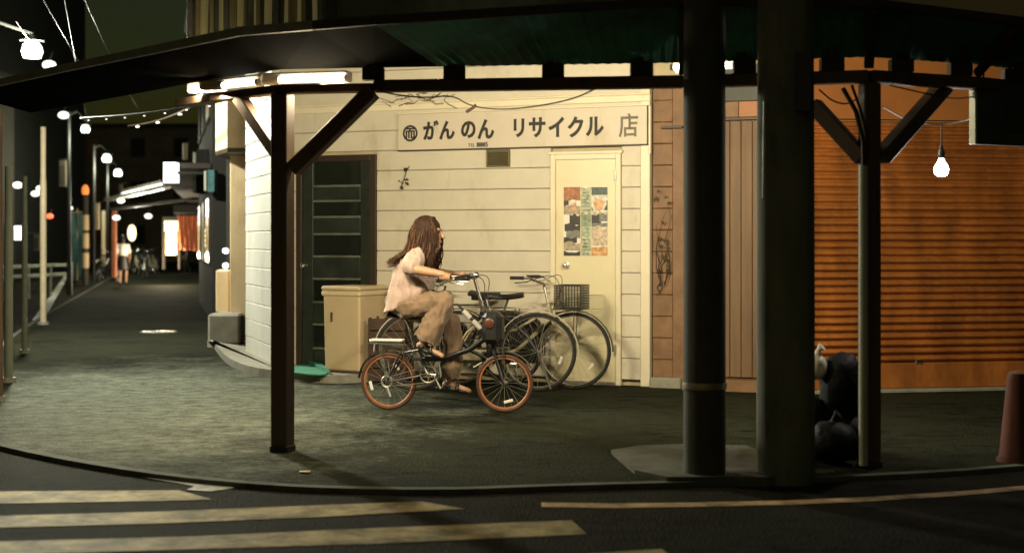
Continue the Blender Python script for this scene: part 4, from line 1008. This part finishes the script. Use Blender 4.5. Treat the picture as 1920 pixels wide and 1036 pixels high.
# shirt: loose, hanging behind the saddle
def clothes_fold(amp, s, st=(1, 1, 1)):
    return lambda c: amp * (noise.noise(Vector((c.x * s * st[0], c.y * s * st[1], c.z * s * st[2]))) + .5 * noise.noise(Vector((c.x * s * 2.1 * st[0] + 5, c.y * s * 2.1 * st[1], c.z * s * 2.1 * st[2]))))
b = MB(); sec = [((772, 469), (799, 473), .085), ((757, 477), (806, 486), .165), ((746, 492), (813, 506), .19), ((739, 515), (815, 526), .195), ((732, 545), (810, 543), .2), ((725, 572), (797, 556), .205), ((721, 587), (775, 570), .2)]
vs = []; N = 28
for (bk, ft, hw) in sec:
    p, q = K_(*bk), K_(*ft); c = (p + q) / 2; h = (q - p) / 2
    for k in range(N):
        a = 2 * PI * k / N; ca, sa = math.cos(a), math.sin(a); f = lambda t: math.copysign(abs(t) ** .75, t)
        vs.append(c + h * f(ca) + Vector((0, hw * f(sa), 0)))
fs = [[i * N + k, i * N + (k + 1) % N, (i + 1) * N + (k + 1) % N, (i + 1) * N + k] for i in range(len(sec) - 1) for k in range(N)] + [list(range(N)), list(range((len(sec) - 1) * N, len(sec) * N))]
b.add(vs, fs)
caps(b, [shn + Vector((.005, .03, .005)), shn.lerp(eln, .75)], [.075, .085]); caps(b, [shf + Vector((.005, -.03, .005)), shf.lerp(elf, .75)], [.075, .085])
caps(b, [K_(783, 482, 0), nk + Vector((-.01, 0, -.01))], [.08, .066])
fused('shirt', b, M['shirt'], wm, .008, 3, clothes_fold(.024, 10, (1.5, 1, .5)))
b = MB(); b.ell(pel + Vector((.01, 0, -.0)), (.15, .165, .115), 18, 12)
for hp_, kn_, an_, h0 in ((hipn, knn, ann, .105), (hipf, knf, anf, .1)):
    caps(b, [hp_, hp_.lerp(kn_, .5), kn_], [.115, .102, .085])
    hem = kn_.lerp(an_, .97); b.tube([kn_, kn_.lerp(an_, .4), kn_.lerp(an_, .75), hem], [.086, .092, .105, .112 if hp_ is hipn else .08], 18)
fused('trousers', b, M['trousers'], wm, .008, 2, clothes_fold(.022, 13, (1.2, 1, .6)))
for a, d, in ((fn, (1, -.08, -.38)), (ff, (1, .05, -.2))):
    d = Vector(d).normalized(); b = MB(); up = Vector((0, 0, 1)); b.ell(a + d * .055 + Vector((0, 0, -.022)), (.135, .046, .022), 16, 10, orient(d)); b.ell(a - d * .02 + Vector((0, 0, -.005)), (.05, .044, .035), 12, 8, orient(d)); b.tube([a + d * .07 + Vector((0, -.045, -.02)), a + d * .065 + Vector((0, -.03, .022)), a + d * .065 + Vector((0, .03, .022)), a + d * .07 + Vector((0, .045, -.02))], .016, 8)
    fused('shoe', b, M['shoe'], wm, .007, 2)
# hair: a cap and many locks, over the near shoulder in front and streaming behind
random.seed(11); b = MB(); b.ell(hdc + Vector((-.02, 0, .03)), (.128, .108, .125), 20, 14, Rh); b.ell(hdc + Vector((-.06, 0, -.04)), (.095, .105, .12), 16, 12)
cap = fused('hair', b, M['hair'], wm, .012, 2, lambda c: .007 * noise.noise(Vector((c.x * 40, c.y * 40, c.z * 6))))
def lock(ctrl, r, light):
    q = smoothline([Vector(c) for c in ctrl], 2); ph = random.uniform(0, 6); am = random.uniform(.012, .03); n = len(q)
    q = [p + Vector((math.sin(ph + i * .75) * am, math.cos(ph * 1.7 + i * .8) * am, 0)) * (i / n) for i, p in enumerate(q)]
    (LB if light else DB).tube(q, [r * (.6 + .6 * math.sin(PI * min(1, i / n + .15))) * (1 - .75 * max(0, i / n - .7) / .3) for i in range(n)], 6)
DB, LB = MB(), MB()
for k in range(620):
    side = -1 if k % 10 < 7 else 1
    t = random.random(); back = random.random() < .42
    st = hdc + Vector((random.uniform(-.07, .06), side * random.uniform(.0, .05), .13 + random.uniform(-.012, .012)))
    if back:
        w = random.random(); m1 = hdc + Vector((random.uniform(-.145, -.1), side * random.uniform(.01, .09), random.uniform(-.02, .06)))
        m2 = K_(random.uniform(764, 786), random.uniform(468, 482)); m2.y = side * random.uniform(.02, .15)
        e = K_(735 + 34 * w + random.uniform(-5, 5), 484 + 16 * random.random() + 8 * w); e.y = side * random.uniform(.03, .17)
        lock([st, m1, m2, m2.lerp(e, .5) + Vector((random.uniform(-.02, .01), 0, random.uniform(-.02, .03))), e], random.uniform(.0035, .0065), random.random() < .55)
    else:
        w = random.random(); m1 = hdc + Vector((-.04 + .14 * w, side * random.uniform(.09, .115) * (1 - .2 * w), random.uniform(-.0, .05)))
        m2 = K_(783 + 44 * w, random.uniform(455, 470)); m2.y = side * random.uniform(.08, .125) * (1 - .25 * w)
        m3 = K_(785 + 32 * w, random.uniform(485, 495)); m3.y = side * random.uniform(.08, .15)
        e = K_(788 + 28 * w + random.uniform(-3, 3), random.uniform(500, 520)); e.y = side * random.uniform(.07, .16)
        lock([st, m1, m2, m3, e], random.uniform(.0035, .006), random.random() < .18)
DB.build('dark_locks', M['hair'], cap, True)['kind'] = 'stuff'; LB.build('light_locks', M['hair_light'], cap, True)['kind'] = 'stuff'
for s in (-1, 1):
    MB().ell(hdc + Vector((.103, s * .034, .012)), (.009, .013, .008), 10, 6).build('eye', M['black'], wm, True)

def walker(label, loc, rz, hgt, top, bottom, hairm, skirt=False, stoop=0.0):
    t = thing('person', label, 'person', loc, rz); s = hgt / 1.65
    V = lambda x, y, z: Vector((x + stoop * max(0, z - .9), y, z)) * s
    b = MB(); b.ell(V(.02, 0, 1.54), (.1 * s, .075 * s, .115 * s)); caps(b, [V(0, 0, 1.33), V(.01, 0, 1.46)], [.05 * s, .048 * s]); b.ell(V(.115, 0, 1.52), (.02 * s, .014 * s, .02 * s), 8, 6)
    caps(b, [V(0, 0, .95), V(0, 0, 1.2)], [.12 * s, .12 * s])
    for y, kx, ax in ((-1, .1, .06), (1, -.02, -.16)):
        caps(b, [V(0, y * .15, 1.3), V(-.03 * y, y * .21, 1.05), V(.08 - .05 * y, y * .2, .83)], [.05 * s, .04 * s, .028 * s], 10)
        hd_ = V(.1 - .05 * y, y * .2, .77); b.ell(hd_, (.03 * s, .02 * s, .05 * s), 8, 6)
        for k in range(4): caps(b, [hd_ + Vector((.022 - .015 * k, 0, -.03)) * s, hd_ + Vector((.026 - .015 * k, 0, -.085)) * s], [.008 * s, .006 * s], 6)
        caps(b, [hd_ + Vector((.025, 0, .02)) * s, hd_ + Vector((.05, 0, -.02)) * s], [.01 * s, .007 * s], 6)
        caps(b, [V(0, y * .09, .9), V(kx, y * .09, .48), V(ax, y * .09, .08)], [.085 * s, .055 * s, .036 * s], 10); caps(b, [V(ax - .03, y * .09, .04), V(ax + .16, y * .1, .035)], [.035 * s, .028 * s], 8)
    fused('body', b, M['skin'], t, .011, 2)
    b = MB(); caps(b, [V(0, 0, .95), V(0, 0, 1.24)], [.15 * s, .155 * s]); b.ell(V(0, 0, 1.28), (.11 * s, .19 * s, .09 * s))
    for y in (-1, 1): caps(b, [V(0, y * .15, 1.3), V(-.03 * y, y * .2, 1.1)], [.07 * s, .065 * s], 10)
    fused('top', b, top, t, .014, 2, clothes_fold(.01, 9))
    b = MB()
    if skirt: b.tube([V(0, 0, 1.0), V(.02, 0, .75), V(.03, 0, .5)], [.15 * s, .2 * s, .24 * s], 16)
    for y, kx, ax in ((-1, .1, .06), (1, -.02, -.16)):
        if not skirt: caps(b, [V(0, y * .09, .92), V(kx, y * .09, .48), V(ax, y * .09, .14)], [.115 * s, .085 * s, .07 * s], 10)
    fused('skirt' if skirt else 'trousers', b, bottom, t, .014, 2)
    b = MB(); b.ell(V(-.015, 0, 1.57), (.108 * s, .092 * s, .11 * s)); b.ell(V(-.06, 0, 1.47), (.05 * s, .08 * s, .11 * s)); fused('hair', b, hairm, t, .012, 2)
    for y, kx, ax in ((-1, .1, .06), (1, -.02, -.16)): b = MB(); caps(b, [V(ax - .03, y * .09, .04), V(ax + .17, y * .1, .035)], [.042 * s, .036 * s], 8); fused('shoe', b, M['shoe'], t, .012, 1)
    return t

# ================================================================== THE STREET RUNNING AWAY ON THE LEFT
def at(px, py, d): return P(px, py, d)
def boxpx(mb, px0, px1, py0, py1, d, dep, ch=.01):
    a, c = P(px0, py1, d), P(px1, py0, d); return mb.box((a.x, d, max(a.z, -.02)), (c.x, d + dep, c.z), ch)
# neighbour: cream pillar, bay and plinths
nb = thing('neighbour_house', 'narrow house with a cream pillar and a boxed bay beyond the cool-lit side wall', 'building', (-4.2, 20.6, 0))
b = MB(); a, c = P(431, 300, 20.4), P(463, 300, 20.4); b.box((a.x, 20.4, 0), (c.x, 20.9, 3.0), .01); b.build('pillar', M['far_cream'], nb, world=True)
b = MB(); a, c = P(426, 277, 19.6), P(466, 160, 19.6); bx0 = P(404, 0, 20.4).x; pl = [(a.x, 19.6), (c.x + .15, 19.6), (c.x + .15, 21.4), (bx0, 21.4), (bx0, 20.4)]; b.prism(pl, a.z, a.z + .82); b.build('bay', M['far_cream'], nb, world=True)
b = MB(); b.prism([(q[0] * 1.0, q[1]) for q in pl], a.z - .06, a.z - .003); b.build('bay_underside', M['dark_frame'], nb, world=True)
b = MB(); boxpx(b, 463.5, 470, 300, 620, 20.5, .4); b.build('side_panel', M['far_brown'], nb, world=True)
b = MB(); b.box((-4.3, 21.4, -.05), (-2.2, 25.4, 7.0)); b.build('wall', M['far_dark'], nb, world=True)
for k in range(16): MB().beam(P(464, 310 + k * 16, 20.45), P(470, 310 + k * 16, 20.45), .03, .035).build('louvre', M['far_brown'], nb, world=True)
b = MB(); boxpx(b, 403, 462, 585, 641, 20.55, .8, .03); b.v = [v - Vector((0, .5, 0)) for v in b.v]
sb = thing('concrete_step', 'worn concrete step block at the foot of the cream pillar', 'step', P(432, 641, 20.0)); b.build('block', M['concrete'], sb, world=True)
b = MB(); boxpx(b, 404, 430, 506, 586, 20.75, .4, .02); b.build('low_wall', M['far_cream'], sb, world=True)
for y_ in (470, 498):
    c = P(423, y_, 21.0); t = thing('vehicle_light', ('upper' if y_ == 470 else 'lower') + ' of two small white lights left of the cream pillar', 'lamp', c); MB().ell((0, 0, 0), (.05, .04, .045)).build('globe', E['box'], t, True); MB().lathe((0, .03, -.02), [(.03, 0), (.03, .06)], 10, (0, 1, 0)).build('bracket', M['black'], t)  # bright lamps of a vehicle, built as small bracketed globes
    lamp('glow', 'POINT', c + Vector((0, -.1, 0)), 3, (1, .95, .8), t, .05)
# long row of dark houses on the right-hand side of the lane
def house(label, px, d0, d1, h, m, storeys=2, wn_=3):
    xr = lambda d: -5.25 - .2475 * (d - 25) if d < 34.2 else -7.4 - .2 * (d - 34.2)
    a, c = Vector((xr(d0), d0, 0)), Vector((xr(d1), d1, 0)); fr_ = Frame((c.x, c.y), (a.x, a.y))
    t = thing('row_house', label, 'building', fr_.o, fr_.rz, 'houses along the lane'); L = fr_.len
    MB().box((0, 0, -.05), (L, 5, h)).build('wall', m, t)
    MB().box((-.05, -.35, h), (L + .05, 5.1, h + .18), .03).build('roof', M['far_dark'], t)
    for s in range(storeys):
        for k in range(wn_):
            u = L * (k + .5) / wn_; z = 1.0 + s * 2.7; w = L / wn_ * .3
            f = MB().box((u - w, -.04, z), (u + w, .01, z + 1.3), .01).build('window', M['far_brown'], t); MB().box((u - w + .06, -.046, z + .06), (u + w - .06, -.041, z + 1.24)).build('pane', E['dim'] if (k + 2 * s) % 3 == 1 else M['window_dark'], f)
    MB().box((0, -.8, 2.75), (L, -.02, 2.85), .01).build('awning', M['far_brown'], t)
    return t
house('nearest dark two storey house on the lane past the cream pillar', 0, 25.5, 34, 6.4, M['far_dark'])
house('brown house further along the lane behind the lit box sign', 0, 34.4, 45, 5.6, M['far_tan'])
house('dark house with the orange door curtain far along the lane', 0, 45.5, 58, 6.6, M['far_dark'])
house('last dark house where the lane narrows', 0, 58.5, 80, 6, M['far_tan'])
# things on those fronts
def boxsign(label, px0, px1, py0, py1, d, e):
    c = P((px0 + px1) / 2, py1, d); t = thing('box_sign', label, 'sign', c); w = (px1 - px0) / 2 / F * d; h = (py1 - py0) / F * d
    MB().box((-w, 0, 0), (w, .25, h), .06 * w).build('face', e, t); MB().box((-w - .02, .03, -.03), (w + .02, .22, 0)).build('frame', M['far_dark'], t); MB().beam((w, .12, h * .5), (w + .5, .12, h * .5), .05, .05).build('bracket', M['far_dark'], t); return t
boxsign('bright white lit box sign hanging high over the lane', 306, 330, 304, 343, 25.1, E['box'])
boxsign('small white lit sign low across the street, between the posts', 26, 43, 423, 450, 30, E['box'])
c = P(267, 359, 40); t = thing('fluorescent_strip', 'long bright fluorescent strip under the far awning', 'light fixture', c)
a, e_ = P(231, 367, 41), P(305, 350, 37.5); MB().tube([a, e_], .085, 10).build('tube', E['strip'], t, True, world=True)
MB().beam(a + Vector((0, .1, .14)), e_ + Vector((0, .1, .14)), .18, .08).build('housing', M['eave'], t, world=True)
lamp('strip_light', 'POINT', c + Vector((0, -.2, -.4)), 260, (1, .92, .75), t, .3)
t = thing('awning_frame', 'pale awning rail crossing above the far end of the lane', 'awning', P(280, 372, 39)); 
MB().beam(P(205, 374, 41), P(372, 336, 35.5), .3, .08).build('rail', M['eave'], t, world=True); MB().beam(P(210, 392, 41), P(368, 372, 36), .2, .06).build('rail', M['far_brown'], t, world=True)
c = P(247, 450, 47); t = thing('paper_lantern', 'oval glowing paper lantern hanging far along the lane', 'lantern', c)
MB().ell((0, 0, .24), (.14, .14, .28), 14, 10).build('shade', E['warm'], t, True); MB().lathe((0, 0, .5), [(.07, 0), (.07, .05)], 12).build('cap', M['black'], t); MB().lathe((0, 0, -.07), [(.07, 0), (.07, .05)], 12).build('ring', M['black'], t)
# shop with noren and lit window
c = P(352, 470, 46); t = thing('door_curtain', 'orange cloth door curtain hanging at a lit shop far along the lane', 'curtain', c)
for k in range(4):
    x0 = -.32 + k * .17; h0 = 1.12; b = MB(); vs = []
    for i in range(6):
        for j in range(5): vs.append((x0 + .16 * j / 4, .05 * math.sin(j * 1.7 + i * .6 + k) , h0 * i / 5 + .04 * random.random()))
    b.add(vs, [[i * 5 + j, i * 5 + j + 1, i * 5 + 6 + j, i * 5 + 5 + j] for i in range(5) for j in range(4)]); b.build('cloth_panel', M['noren'], t, True)
MB().tube([(-.4, .03, 1.14), (.42, .03, 1.14)], .02, 8).build('rod', M['dark_frame'], t)
MB().box((-.45, -.1, 1.2), (.5, .3, 1.5), .03).build('valance', M['far_dark'], t)
lamp('curtain_light', 'POINT', c + Vector((-.2, -1.0, 1.0)), 12, (1, .75, .5), t, .2)
c = P(320, 478, 47); t = thing('lit_doorway', 'glowing doorway with a bright window beside the orange curtain', 'doorway', c)
boxpx(MB(), 308, 333, 414, 433, 47, .1).build('window_light', E['warm'], t, world=True); boxpx(MB(), 310, 331, 434, 478, 47, .1).build('door_panel', E['warm2'], t, world=True)
b = MB(); boxpx(b, 304, 307.5, 410, 505, 46.95, .2); boxpx(b, 333.5, 337, 410, 505, 46.95, .2); boxpx(b, 304, 337, 406, 412, 46.9, .2); b.build('frame', M['far_brown'], t, world=True)
lamp('door_light', 'POINT', P(312, 485, 46.0), 350, (1, .8, .55), t, .2)
t = thing('lit_lattice', 'yellow lit lattice window on the dark house along the lane', 'window', P(389, 480, 28.5)); n = 0
for i in range(3):
    for j in range(9):
        q = MB(); boxpx(q, 383.5 + i * 4, 386.5 + i * 4, 402 + j * 9, 409 + j * 9, 28.5, .05, 0); q.build('pane', E['warm2'] if 2 < j < 7 else M['far_cream'], t, world=True)
b = MB(); boxpx(b, 382, 396, 398, 486, 28.56, .05); b.build('frame', M['far_brown'], t, world=True)
t = thing('upright_sign', 'tall narrow pale sign standing out from the dark house', 'sign', P(366, 360, 28)); b = MB(); boxpx(b, 361, 367, 285, 362, 28, .5); b.build('edge', M['pipe'], t, world=True); b = MB(); boxpx(b, 367.5, 392, 280, 362, 28.05, .4); b.build('panel', M['far_dark'], t, world=True)
t = thing('upright_sign', 'short pale sign blade under the boxed bay', 'sign', P(386, 358, 25)); b = MB(); boxpx(b, 382, 387, 320, 358, 25, .4); b.build('edge', M['pipe'], t, world=True); b = MB(); boxpx(b, 387.5, 402, 318, 360, 25.05, .3); b.build('panel', M['teal'], t, world=True)
for k, (px, py, d) in enumerate([(323, 295, 33), (338, 330, 33), (330, 315, 33.5)]):
    pass
# nobori banners and pole
for px, lab in ((136, 'teal upright cloth banner on a pole, nearer the street'), (152, 'teal blue upright cloth banner beside the lamp pole')):
    c = P(px - 7, 532, 48); t = thing('upright_banner', lab, 'banner', (c.x, 48, 0), 0, 'teal banners by the lane')
    b = MB(); vs = []
    for i in range(8):
        for j in range(4): vs.append((.04 + .1 * j, .05 * math.sin(i * .8 + j), .25 + 2.15 * i / 7))
    b.add(vs, [[i * 4 + j, i * 4 + j + 1, i * 4 + 5 + j, i * 4 + 4 + j] for i in range(7) for j in range(3)]); b.build('cloth', M['teal'], t, True)
    MB().tube([(0, 0, 0), (0, 0, 2.55)], .02, 8).build('pole', M['far_post'], t); MB().tube([(0, 0, 2.42), (.36, 0, 2.42)], .015, 6).build('crossbar', M['far_post'], t); MB().lathe((0, 0, 0), [(.15, 0), (.13, .12)], 12).build('base', M['far_dark'], t)
c = P(160, 535, 47); t = thing('lamp_pole', 'pale pole with wrapped notices and an orange lamp on top', 'pole', (c.x, 47, 0)); MB().lathe((0, 0, 0), [(.1, 0), (.09, 3.0)], 14).build('shaft', M['far_brown'], t, True)
for z in (.55, 1.2, 1.8): MB().lathe((0, 0, z), [(.115, 0), (.115, .5)], 14).build('notice', M['far_cream'], t, True)
MB().ell((0, 0, 3.1), (.12, .12, .2)).build('lamp', E['orange'], t, True)
# canopy posts of the lane
for px, py, top, w, m, lab in ((81, 608, 238, 12, M['far_post'], 'tallest pale cream post of the lane canopy'), (46, 662, 330, 11, M['far_post_grey'], 'thin grey post between two thicker posts at the left'), (16, 716, 312, 16, M['far_post_grey'], 'thick grey post second from the left edge'), (-2, 752, 205, 14, M['timber'], 'dark post cut by the left edge')):
    c = G(px, py); d = c.y; r = w / F * d / 2; t = thing('lane_post', lab, 'post', c, 0, 'posts along the kerb of the lane'); z = H + (HY - top) / F * d
    MB().lathe((0, 0, 0), [(r, 0), (r, z * .72), (r * .85, z * .74), (r * .85, z)], 12).build('shaft', m, t, True); MB().lathe((0, 0, 0), [(r * 1.8, 0), (r * 1.7, .05)], 12).build('base', M['concrete'], t, True)
# street lamps
def street_lamp(label, px, py, d, r, power=0, aim=None):
    ox = 1.4 if aim else .5; c = P(px, py, d); t = thing('street_lamp', label, 'street lamp', (c.x - ox, d + .2, 0), 0, 'street lamps receding along the lane')
    z = c.z; MB().lathe((0, 0, 0), [(.07, 0), (.06, 2), (.05, z + .5)], 12).build('post', M['black'], t, True)
    MB().tube([(0, 0, z + .4), (ox * .5, -.08, z + .5), (ox, -.2, z + .25)], .025, 8).build('arm', M['far_dark'], t, True)
    MB().lathe((ox, -.2, z), [(r * .8, -.6 * r), (r, 0), (r * .85, r * .6), (r * .5, r)], 16).build('globe', E['street'], t, True)
    MB().lathe((ox, -.2, z + r * 1.0), [(r * 1.15, 0), (r * .5, r * .35), (.03, r * .6)], 16).build('hood', M['far_dark'], t, True)
    if aim: lamp('globe_light', 'POINT', (c.x + .12, d - .45, z - .1), 1700, (1, .97, .8), t, .12); lamp('globe_light', 'SPOT', (c.x + .12, d - .45, z - .1), 1000, (1, .97, .8), t, .12, target=(-3.1, 16.9, 1.9), angle=R(46), blend=.9)
    if power: lamp('street_light', 'SPOT' if aim else 'POINT', (c.x + .1, d - .35, z - .25), power, (.98, 1, .74), t, .35, target=aim, angle=R(56), blend=.9)
    return t
street_lamp('largest round street lamp, glowing at the upper left above the roof edge', 60, 97, 20, .15, 3600, (-3.6, 10.8, 0))
street_lamp('second street lamp, single round glow below the roof edge', 160, 243, 38, .12, 300)
street_lamp('third street lamp, in the middle of the receding chain', 200, 298, 50, .16, 500)
street_lamp('farthest street lamp, lowest of the receding chain', 221, 325, 60, .17, 500)
for px, py, d, r, e, lab in ((33, 347, 26, .08, E['small'], 'small white lamp glowing beside the thick grey post'), (66, 363, 28, .075, E['small'], 'left one of two small white lamps by the cream post'), (75, 353, 28, .07, E['small'], 'right one of two small white lamps by the cream post'), (93, 405, 40, .09, E['red'], 'small red light across the street'), (131, 390, 40, .07, E['small'], 'small white lamp above the teal banners'), (226, 376, 40, .09, E['small'], 'small white lamp left of the fluorescent strip end'), (278, 405, 44, .1, E['small'], 'small white lamp under the awning rail'), (92, 122, 24, .1, E['small'], 'small white lamp beside the largest street lamp'), (218, 408, 43, .1, E['box'], 'small white lamp on the thin orange pillar'), (119, 216, 30, .1, E['box'], 'small slanted white lamp under the roof edge')):
    c = P(px, py, d); t = thing('small_lamp', lab, 'lamp', c, 0); MB().ell((0, 0, 0), (r * 1.2, r, r * .8)).build('globe', e, t, True); MB().tube([(0, 0, r * .7), (r * .6, 0, r * 2.2)], r * .22, 6).build('stem', M['far_dark'], t)
t = thing('slim_pillar', 'slim orange lit pillar along the lane under a small white lamp', 'pillar', P(212, 520, 44)); b = MB(); boxpx(b, 209, 216, 395, 525, 44.3, .2); b.build('shaft', M['noren'], t, world=True); b = MB(); boxpx(b, 207, 218, 520, 528, 44.2, .35); b.build('base', M['far_dark'], t, world=True)
# string lights
def wire(label, p0, p1, sag, nb_, r=.03):
    a, c = Vector(p0), Vector(p1); t = thing('string_lights', label, 'string lights', a); q = [a.lerp(c, k / 14) + Vector((0, 0, -sag * math.sin(PI * k / 14))) for k in range(15)]
    MB().tube(q, .012, 5).build('wire', M['cable'], t, True, world=True)
    for k in range(nb_):
        f = (k + .5) / nb_; p = a.lerp(c, f) + Vector((0, 0, -sag * math.sin(PI * f) - .03)); b = MB(); b.ell(p, (r * 1.5, r, r * .7), 8, 6); b.build('bulb', E['box'], t, True, world=True)
wire('upper string of small bulbs under the roof edge at the left', P(150, 222, 18), P(415, 190, 15), .03, 7, .009)
wire('lower string of small bulbs sagging above the lane', P(240, 236, 22), P(360, 200, 19), .05, 3, .02)
for p0, p1, sg_ in (((70, -20, 14), (150, 120, 24), .0), ((118, -20, 14), (165, 235, 36), .05), ((30, 40, 17), (60, 80, 20), .02), ((150, -20, 16), (260, 205, 40), .1)):
    a, c = P(*p0), P(*p1); t = thing('overhead_cable', {70: 'overhead cable slanting down past the largest street lamp', 118: 'overhead cable running down to the second street lamp', 30: 'short overhead cable above the largest street lamp', 150: 'long overhead cable above the lane at the upper left'}[p0[0]], 'cable', a)
    MB().tube([a.lerp(c, k / 10) + Vector((0, 0, -sg_ * math.sin(PI * k / 10))) for k in range(11)], .007, 5).build('cable_run', M['rubber'], t, True, world=True)
# people and parked bikes far along the lane
ped = G(231, 533); walker('far pedestrian in a white shirt and dark skirt walking along the lane', ped, R(100), 1.62, M['white_plastic'], M['black'], M['black'], True)
ped = G(350, 515); walker('far stooping person in dark clothes before the orange curtain', ped, R(200), 1.55, M['black'], M['black'], M['black'], False, .25)
def strip_copy(src, label, loc, rz, group):
    c = dup(src); c.location = loc; c.rotation_euler = (0, 0, rz); c['label'] = label; c['group'] = group; return c
for px, py, rz, src, lab in ((262, 516, R(115), bike1, 'parked bicycle with basket far along the lane beside the pedestrian'), (282, 510, R(140), bike2, 'parked bicycle without basket far along the lane, nearest the lit doorway'), (186, 527, R(80), bike2, 'parked bicycle far along the lane left of the pedestrian')):
    strip_copy(src, lab, G(px, py), rz, 'bicycles parked along the lane')
# buildings across the street and at the end of the lane
def slab(label, x0, x1, y0, y1, h, m, cols, rows):
    t = thing('far_building', label, 'building', (x0, y0, 0), 0, 'dark buildings across the street'); w = x1 - x0
    MB().box((0, 0, -.1), (w, y1 - y0, h)).build('wall', m, t); MB().box((-.1, -.15, h), (w + .1, y1 - y0, h + .25), .03).build('parapet', M['far_dark'], t)
    for i in range(cols):
        for j in range(rows):
            u = w * (i + .5) / cols; z = 1.2 + 2.9 * j; f = MB().box((u - .5, -.05, z), (u + .5, .01, z + 1.3), .01).build('window', M['far_brown'], t); MB().box((u - .43, -.056, z + .07), (u + .43, -.051, z + 1.23)).build('pane', E['dim'] if (i * 2 + j * 3) % 5 == 0 else M['window_dark'], f)
slab('dark low building across the street at the left edge', -26, -17.5, 38, 50, 7, M['far_brown'], 4, 2)
slab('tall dark building across the street behind the posts', -34, -21, 56, 70, 13, M['far_dark'], 5, 4)
slab('dark building closing the far end of the lane', -38, -12, 95, 110, 9, M['far_tan'], 9, 3)

# guard rail and more boards along the lane
gr = thing('guard_rail', 'pale guard rail across the street behind the posts at the left', 'guard rail', P(60, 520, 34))
for z in (.55, .8): MB().beam(P(-40, 0, 34) * Vector((1, 1, 0)) + Vector((0, 0, z)), P(132, 0, 39) * Vector((1, 1, 0)) + Vector((0, 0, z)), .05, .09, .01).build('rail', M['pipe'], gr, world=True)
for k in range(5):
    p = P(-40, 0, 34).lerp(P(132, 0, 39), k / 4); MB().tube([(p.x, p.y + .06, -.05), (p.x, p.y + .06, .86)], .04, 8).build('upright', M['pipe'], gr, world=True)
for px, y0, y1, w, d, m, lab in ((342, 268, 300, 9, 36, 'pipe', 'small pale sign plate above the far awning'), (336, 306, 342, 7, 33, 'pipe', 'narrow pale sign blade right of the lit box sign'), (178, 380, 430, 8, 46, 'far_post', 'narrow cream sign plate on a post beside the orange lamp'), (190, 395, 500, 7, 52, 'far_post', 'tall narrow cream sign far along the lane'), (222, 345, 380, 7, 46, 'far_tan', 'small brown sign under the farthest street lamp'), (110, 300, 350, 14, 50, 'far_tan', 'brown sign board on the dark building across the street'), (62, 440, 470, 12, 48, 'far_tan', 'low brown sign across the street between the posts')):
    a, c = P(px, y1, d), P(px + w, y0, d); t = thing('sign_plate', lab, 'sign', (a.x, d, a.z)); MB().box((0, 0, 0), (c.x - a.x, .08, c.z - a.z), .02).build('plate', M[m], t); MB().beam((0, .05, c.z - a.z), (.25, .1, c.z - a.z + .05), .03, .03).build('bracket', M['far_dark'], t)
    MB().box((.03, -.006, .06), (c.x - a.x - .03, -.001, (c.z - a.z) * .8), 0).build('face', M['far_cream' if m != 'far_tan' else 'far_brown'], t)
for px, py, rz, src, lab in ((272, 520, R(100), bike2, 'parked bicycle in the middle of the far row before the doorway'), (292, 513, R(125), bike1, 'parked bicycle with basket at the right end of the far row')):
    strip_copy(src, lab, G(px, py), rz, 'bicycles parked along the lane')
